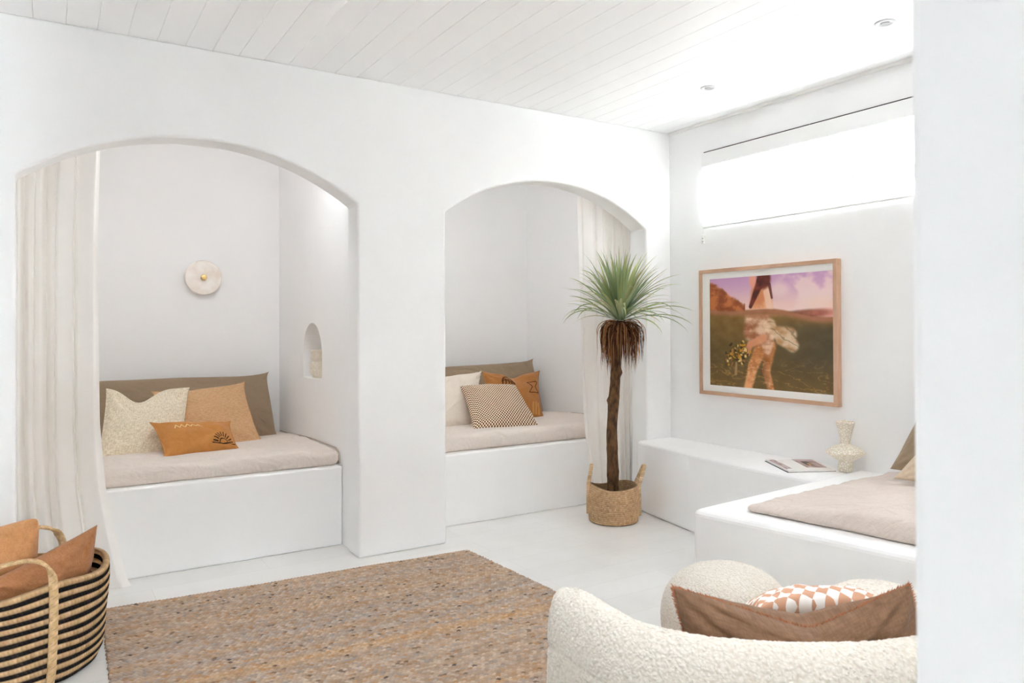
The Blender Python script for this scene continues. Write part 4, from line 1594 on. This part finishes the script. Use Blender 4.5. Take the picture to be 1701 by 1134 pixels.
# ------------------------------------------------------------------ rug
TLr, TRr = np.array([-3.655, -.092]), np.array([-1.805, -.198])
BLr, BRr = np.array([-3.71, -2.45]), np.array([-1.69, -2.62])
NRW, NST = 170, 112
av, au = 5, 4
nvv, nuu = NRW * av + 1, NST * au + 1
Vg, Ug = np.meshgrid(np.linspace(0, 1, nvv), np.linspace(0, 1, nuu), indexing='ij')
rowf = Vg * NRW
row = np.minimum(np.floor(rowf), NRW - 1)
ph = rowf - row
ph = np.where(Vg >= 1, 1, ph)
rowoff = rng.uniform(0, 1, NRW)[row.astype(int)] * .35 + .5 * (row % 2)
slant = (ph - .5) * .55 * np.where(row % 2 == 0, 1, -1)
stf = Ug * NST + rowoff + slant
sti = np.floor(stf)
sp_ = stf - sti
hh = (np.sin(PI * ph) ** .7) * (.45 + .55 * np.sin(PI * sp_) ** .8)
wav = .0022 * np.sin(Ug * 23 + 2 * np.sin(row * .37)) / 1.0
shade = rng.normal(0, 1, (NRW, NST + 4))
hue = rng.random((NRW, NST + 4))
rowtone = np.cumsum(rng.normal(0, 1, NRW)); rowtone = (rowtone - np.convolve(rowtone, np.ones(15) / 15, 'same')) * .35 + rng.normal(0, .5, NRW)
ri = row.astype(int); si = np.clip(sti.astype(int), 0, NST + 3)
base = np.array([(190, 167, 147), (181, 157, 136), (198, 178, 160), (171, 158, 147), (184, 149, 117), (142, 122, 105), (108, 96, 90)], float)
cum = np.array([.36, .64, .82, .91, .972, .992, 1.01])
ci = np.searchsorted(cum, hue)
colr = base[np.clip(ci, 0, 6)] + shade[..., None] * 6
lowt = np.convolve(rng.normal(0, 1, NRW + 8), np.ones(4) / 2, 'valid')[:NRW]
cg = colr[ri, si] + rowtone[ri][..., None] * 4 + lowt[ri][..., None] * np.array([4.0, 0.5, -4.0])
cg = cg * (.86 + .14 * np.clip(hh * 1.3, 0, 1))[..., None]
cg = np.clip(cg, 20, 250) / 255
cg = np.where(cg <= .04045, cg / 12.92, ((cg + .055) / 1.055) ** 2.4)
wob = .006 * np.sin(Vg * 37) * 0
X_ = (TLr[0] * (1 - Ug) + TRr[0] * Ug) * (1 - Vg) + (BLr[0] * (1 - Ug) + BRr[0] * Ug) * Vg
Y_ = (TLr[1] * (1 - Ug) + TRr[1] * Ug) * (1 - Vg) + (BLr[1] * (1 - Ug) + BRr[1] * Ug) * Vg
edge = np.minimum(np.minimum(Ug, 1 - Ug) * 1.9, np.minimum(Vg, 1 - Vg) * 2.4)
rag = (rng.uniform(-.004, .004, NRW)[ri])
X_ = X_ + np.where(Ug < .5, 1, -1) * (edge < .02) * rag
Z_ = .0035 + .0085 * hh
Z_ = np.where(edge < .0005, .001, Z_)
Yw = Y_ + .004 * np.sin(Ug * 11 + 1) + .0025 * np.sin(Ug * 29)
P = np.stack([X_, Yw, Z_], -1)
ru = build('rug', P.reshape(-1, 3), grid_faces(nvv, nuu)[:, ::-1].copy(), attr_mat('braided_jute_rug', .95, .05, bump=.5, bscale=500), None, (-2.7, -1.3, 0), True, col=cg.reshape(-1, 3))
tag(ru, 'large flat-woven jute rug in mottled tan and grey on the white floor', 'rug')

# ------------------------------------------------------------------ striped basket with two cushions
sb = root('striped_basket', (-3.93, -.60, 0), 'large black and tan striped woven basket with braided handles, bottom left', 'basket')
sc_ = (-3.943, -.59)
NRS = 20
tt = jute_col(8192, (206, 172, 130), 8, 21)
tk = jute_col(8192, (34, 29, 27), 5, 22)


def srf(th, v):
    r = .246 + .026 * math.sin(min(1, v * 1.35) * PI / 2) + .005 * math.sin(3 * th + 1) - .10 * max(0, .12 - v)
    r *= 1 + .03 * math.cos(2 * (th + .4)) * v
    r += .006 * nz(math.cos(th) * 2, math.sin(th) * 2, v * 3)
    return r, sc_[0], sc_[1]


def szf(th, v):
    # the rim stands higher at the back right and sags to the front
    a = th - math.radians(20)
    return .004 + v * (.365 + .012 * math.cos(a) - .004 * math.exp(-((((th + 1.75 + PI) % (2 * PI)) - PI) / .6) ** 2)) + .012 * v * math.sin(4 * th) + .007 * math.sin(5 * th + 6 * v) * v * (1 - v) * 2


def scol(row, st, ph, th, v):
    if row >= NRS - 1: return tt[(row * 71 + st) % 8192] * (.75 if ph < .12 else 1)
    return (tt if row % 2 == 1 else tk)[(row * 71 + st) % 8192] * (.8 if ph < .12 else 1)


o_, c_ = basket_body(srf, szf, 620, NRS, 130, .008, scol)
inner = o_.copy()
for i in range(o_.shape[0]):
    d = o_[i, :, :2] - np.array(sc_)[None, :]
    L_ = np.linalg.norm(d, axis=1, keepdims=True)
    inner[i, :, :2] = np.array(sc_)[None, :] + d / L_ * (L_ - .016)
full = np.concatenate([o_, inner[:, ::-1]], 1)
fc = np.concatenate([c_, c_[:, ::-1]], 1)
build('body', full.reshape(-1, 3), grid_faces(full.shape[0], full.shape[1], True), attr_mat('striped_jute', .9, .1, bump=.4, bscale=350), sb, col=fc.reshape(-1, 3))
lathe('base_disc', [(0, .002), (.222, .002), (.224, .014), (0, .018)], (sc_[0], sc_[1], 0), mat('basket_base', (60, 50, 42), rough=.95), sb)


def basket_handle(th0, dth, hgt, lean, run, seed):
    rad = np.array([math.cos(th0), math.sin(th0), 0])
    tv = np.array([-math.sin(th0), math.cos(th0), 0])
    pts = []
    for v in np.linspace(.02, .98, 14) if run else [.75, .85, .95]: pts.append(rim_pt(srf, szf, th0 - dth, .013, 0, v))
    a = rim_pt(srf, szf, th0 - dth, .012); b_ = rim_pt(srf, szf, th0 + dth, .012)
    mid_ = (a + b_) / 2
    half = np.linalg.norm(b_ - a) / 2
    for t in np.linspace(0, PI, 17):
        pts.append(mid_ - tv * half * math.cos(t) + np.array([0, 0, hgt * math.sin(t)]) + rad * (lean * math.sin(t)) + (np.array([0, 0, 1]) * (a[2] - b_[2]) / 2 * math.cos(t)))
    for v in (np.linspace(.98, .02, 14) if run else [.95, .85, .75]): pts.append(rim_pt(srf, szf, th0 + dth, .013, 0, v))
    return strap('handle', pts, lambda s: tv * (1 if .3 < s < .7 else 1) if True else rad, .032, .012, sb, (208, 176, 132), seed, stripes=3)


def handle2(thA, thB, hgt, lean, run, seed, width=.030):
    """strap whose flat side lies on the basket and whose arch stands above the rim"""
    pts = []
    def side_(th, rev):
        vv = np.linspace(.03, .97, 16) if run else np.array([.78, .88, .96])
        L_ = [rim_pt(srf, szf, th, .014, 0, v) for v in vv]
        return L_[::-1] if rev else L_
    pts += side_(thA, False)
    a = rim_pt(srf, szf, thA, .012); b_ = rim_pt(srf, szf, thB, .012)
    mid_ = (a + b_) / 2; hv = (b_ - a) / 2
    rad = np.array([mid_[0] - sc_[0], mid_[1] - sc_[1], 0]); rad /= np.linalg.norm(rad)
    for t in np.linspace(0.0, PI, 19)[1:-1]:
        pts.append(mid_ - hv * (abs(math.cos(t)) ** .8 * (1 if math.cos(t) > 0 else -1)) + np.array([0, 0, hgt * math.sin(t) ** .8]) + rad * (lean + .03) * math.sin(t))
    pts += side_(thB, True)
    L_ = len(pts)
    tvA = np.array([-math.sin(thA), math.cos(thA), 0])

    def wd(s):
        th = thA + (thB - thA) * s
        # across the strap: tangent on the sides, radial over the arch's top
        k_ = smooth(.30, .45, s) * (1 - smooth(.55, .7, s))
        tvv = np.array([-math.sin(th), math.cos(th), 0])
        if s > .5: tvv = -tvv
        return tvv * (1 - k_) + (rad * (1 if True else -1)) * (k_ * 1.0) + np.array([0, 0, .001])
    return strap('handle', pts, wd, width, .011, sb, (208, 176, 132), seed, stripes=3)


handle2(math.radians(-70), math.radians(-120), .12, .0, True, 31)
handle2(math.radians(60), math.radians(100), .10, -.02, False, 32)

K1 = Cushion(oy(-.50, -130, 905), oy(-.46, 70, 852), (-3.90, -.46, .19), (-4.14, -.56, .17), .19, c=0.05, seed=1.1, amp=0.01, front=(.25, -1, .35), cv=0.05, rc=0.1)
r_ = cushion_root('cushion', K1, 'caramel linen cushion standing at the back of the striped basket')
K1.build('cover', TAN_BASKET, r_)
K2 = Cushion(oy(-.74, -60, 985), oy(-.50, 164, 869), (-3.735, -.56, .20), (-3.95, -.72, .15), .17, c=0.04, seed=2.9, amp=0.01, front=(.5, -1, .25), cv=0.06, rc=0.02)
r_ = cushion_root('cushion', K2, 'toffee brown linen cushion with pointed corner in the front of the striped basket')
K2.build('cover', BROWN_BASKET, r_)

# ------------------------------------------------------------------ curved boucle sofa (seen from behind)
sf = root('curved_sofa', (-2.1, -2.85, 0), 'curved cream boucle sofa seen from behind in the foreground', 'sofa')
cl = [(-2.745, -2.41), (-2.747, -2.55), (-2.735, -2.68), (-2.655, -2.83), (-2.53, -2.945), (-2.37, -3.045), (-2.2, -3.10), (-2.0, -3.14), (-1.8, -3.15), (-1.62, -3.10), (-1.49, -3.0), (-1.42, -2.86)]
cl = np.array(cl)
d = np.r_[0, np.cumsum(np.linalg.norm(np.diff(cl, axis=0), axis=1))]
NB = 260
s = np.linspace(0, d[-1], NB)
Q = np.stack([np.interp(s, d, cl[:, k]) for k in range(2)], 1)
for _ in range(60): Q[1:-1] = (Q[:-2] + 2 * Q[1:-1] + Q[2:]) / 4
tan = np.gradient(Q, axis=0); tan /= np.linalg.norm(tan, axis=1, keepdims=True)
nor = np.stack([tan[:, 1], -tan[:, 0]], 1)   # outward side chosen below
cen_in = np.array([-2.1, -2.6])
if np.dot(nor[NB // 2], Q[NB // 2] - cen_in) < 0: nor = -nor
hb = .066   # half thickness


def ztop(i):
    return .605 + 0 * i


prof = []
for t in np.linspace(0, 1, 14): prof.append((1, t))         # outer face, rising
full_prof = []
R0 = .055
V = np.zeros((NB, 64, 3))
for i in range(NB):
    se = s[i]; e = min(se, d[-1] - se)
    k_ = min(1, e / .075)
    sh = math.sqrt(max(0.0, 1 - (1 - k_) ** 2))       # rounded ends
    sh = max(sh, .04)
    zt = .615 - .02 * (1 - sh) + .02 * math.exp(-((se - .08) / .14) ** 2)
    pr_ = []
    # outer side up
    for z in np.r_[np.linspace(.05, zt - .17, 12), np.linspace(zt - .155, zt - .12, 8)]: pr_.append((1.0 + .10 * math.sin((z - .05) / (zt - .17) * PI) , z))
    for a in np.linspace(0, PI, 24)[0:]:
        ca = math.cos(a)
        pr_.append(((abs(ca) ** .85) * (1 if ca > 0 else -1) * 1.02, zt - .12 + .12 * math.sin(a) ** .8))
    for z in np.linspace(zt - .13, .05, 20): pr_.append((-1.0, z))
    for j, (w_, z) in enumerate(pr_):
        w2 = w_ * hb * sh
        # welt seam under the roll on the outer face
        if w_ > .8: w2 -= .006 * math.exp(-((z - (zt - .135)) / .006) ** 2)
        V[i, j, :2] = Q[i] + nor[i] * w2
        V[i, j, 2] = z
# extend the ends lengthways so they close round
build('backrest', V.reshape(-1, 3), grid_faces(NB, 64), BOUCLE, sf)
bk_obj = sf.children[-1]
# seat
inner_pts = [Q[i] - nor[i] * (hb - .01) for i in range(6, NB - 6, 10)]
seat_poly = [tuple(p_) for p_ in inner_pts] + [(-1.62, -2.78), (-1.80, -2.62), (-2.1, -2.50), (-2.45, -2.42)]
a_ = 0
for k in range(len(seat_poly)):
    x1_, y1_ = seat_poly[k]; x2_, y2_ = seat_poly[(k + 1) % len(seat_poly)]
    a_ += x1_ * y2_ - x2_ * y1_
if a_ < 0: seat_poly = seat_poly[::-1]
o = prism('seat', seat_poly, .06, .36, BOUCLE, sf, bev=.05, seg=5)
for nm, obj_ in (('backrest', bk_obj),):
    tx = bpy.data.textures.new('boucle_loops', 'CLOUDS'); tx.noise_scale = .008; tx.noise_depth = 1
    sd_ = obj_.modifiers.new('sub', 'SUBSURF'); sd_.levels = 2; sd_.render_levels = 2
    dm = obj_.modifiers.new('loops', 'DISPLACE'); dm.texture = tx; dm.strength = .0055; dm.mid_level = .5; dm.texture_coords = 'LOCAL'

# brown fringed cushion
S1 = Cushion(oy(-2.80, 1112, 968), oy(-3.00, 1512, 964), (0, 0, 0), (0, 0, 0), .19, c=.02, seed=5.5, dent=.17, amp=.008, dw=.42, dc=.08)
TLc, TRc = S1.c4[0], S1.c4[1]
TLc = oz(.700, 1108, 968); TRc = oz(.705, 1516, 963)
dn = np.array([.06, -.05, -.36])
S1 = Cushion(TLc, TRc, TRc + dn * .95 + np.array([-.02, 0, 0]), TLc + dn * .95 + np.array([.02, -.01, 0]), .17, c=.03, cv=.0, seed=5.5, dent=.66, amp=.006, dw=-1, dc=.07, rc=0.04)
r_ = cushion_root('cushion', S1, 'brown linen cushion with rust fringe and sunken top leaning on the boucle sofa back')
S1.build('cover', BROWN, r_, nu=80, nv=60)
S1.fringe('fringe', FRINGE_RUST, r_, .008, 220, .0014)

m, nt, b = new_mat('terracotta_white_chequer')
b.inputs['Roughness'].default_value = .9
tc = add(nt, 'ShaderNodeTexCoord')
ck = add(nt, 'ShaderNodeTexChecker'); ck.inputs['Scale'].default_value = 36
ck.inputs['Color1'].default_value = lin((246, 240, 234)); ck.inputs['Color2'].default_value = lin((210, 160, 130))
mp = add(nt, 'ShaderNodeMapping'); mp.inputs['Rotation'].default_value = (0, 0, .6)
nt.links.new(tc.outputs['UV'], mp.inputs[0]); nt.links.new(mp.outputs[0], ck.inputs[0]); nt.links.new(ck.outputs[0], b.inputs['Base Color'])
a0 = oz(.555, 1262, 1010); a1 = oz(.575, 1475, 1000)
fwd = CF * np.array([1, 1, 0]) * .27 + np.array([0, 0, -.12])
S2 = Cushion(a0 + fwd, a1 + fwd, a1, a0, .13, c=.03, seed=8.1, amp=.004, front=(0, 0, 1))
r_ = cushion_root('cushion', S2, 'terracotta and white chequered cushion lying beyond the brown fringed one')
S2.build('cover', m, r_)


def superell(name, c, rx, ry, rz, e, material, flat_bottom=True, seg=96, rings=56):
    V = []
    for i in range(rings + 1):
        ph_ = -PI / 2 + PI * i / rings
        for k in range(seg):
            th = 2 * PI * k / seg
            cp, sp2 = math.cos(ph_), math.sin(ph_)
            cr_ = max(cp, 0) ** e; z = (abs(sp2) ** e) * (1 if sp2 > 0 else -1)
            V.append((c[0] + rx * cr_ * math.cos(th), c[1] + ry * cr_ * math.sin(th), c[2] + rz * z))
    F = grid_faces(rings + 1, seg)
    F2 = []
    for i in range(rings):
        for k in range(seg):
            F2.append([i * seg + k, i * seg + (k + 1) % seg, (i + 1) * seg + (k + 1) % seg, (i + 1) * seg + k])
    o = build(name, V, F2, material, None, (c[0], c[1], c[2] - rz), True)
    tx = bpy.data.textures.new('loops', 'CLOUDS'); tx.noise_scale = .008; tx.noise_depth = 1
    sd_ = o.modifiers.new('sub', 'SUBSURF'); sd_.levels = 1; sd_.render_levels = 1
    dm = o.modifiers.new('loops', 'DISPLACE'); dm.texture = tx; dm.strength = .0055; dm.mid_level = .5
    return o


o = superell('pouf', (-1.735, -2.065, .211), .24, .24, .197, .86, BOUCLE)
tag(o, 'round cream boucle pouf on the floor beyond the sofa', 'pouf')
bp_ = oz(.60, 1462, 957)
o = superell('round_cushion', (bp_[0] - .05, bp_[1] - .03, .48), .165, .165, .112, .85, BOUCLE)
tag(o, 'round cream boucle cushion on the sofa seat at the edge of the near wall', 'cushion')

for o in list(bpy.data.objects):
    if '_org' in o.keys():
        del o['_org']
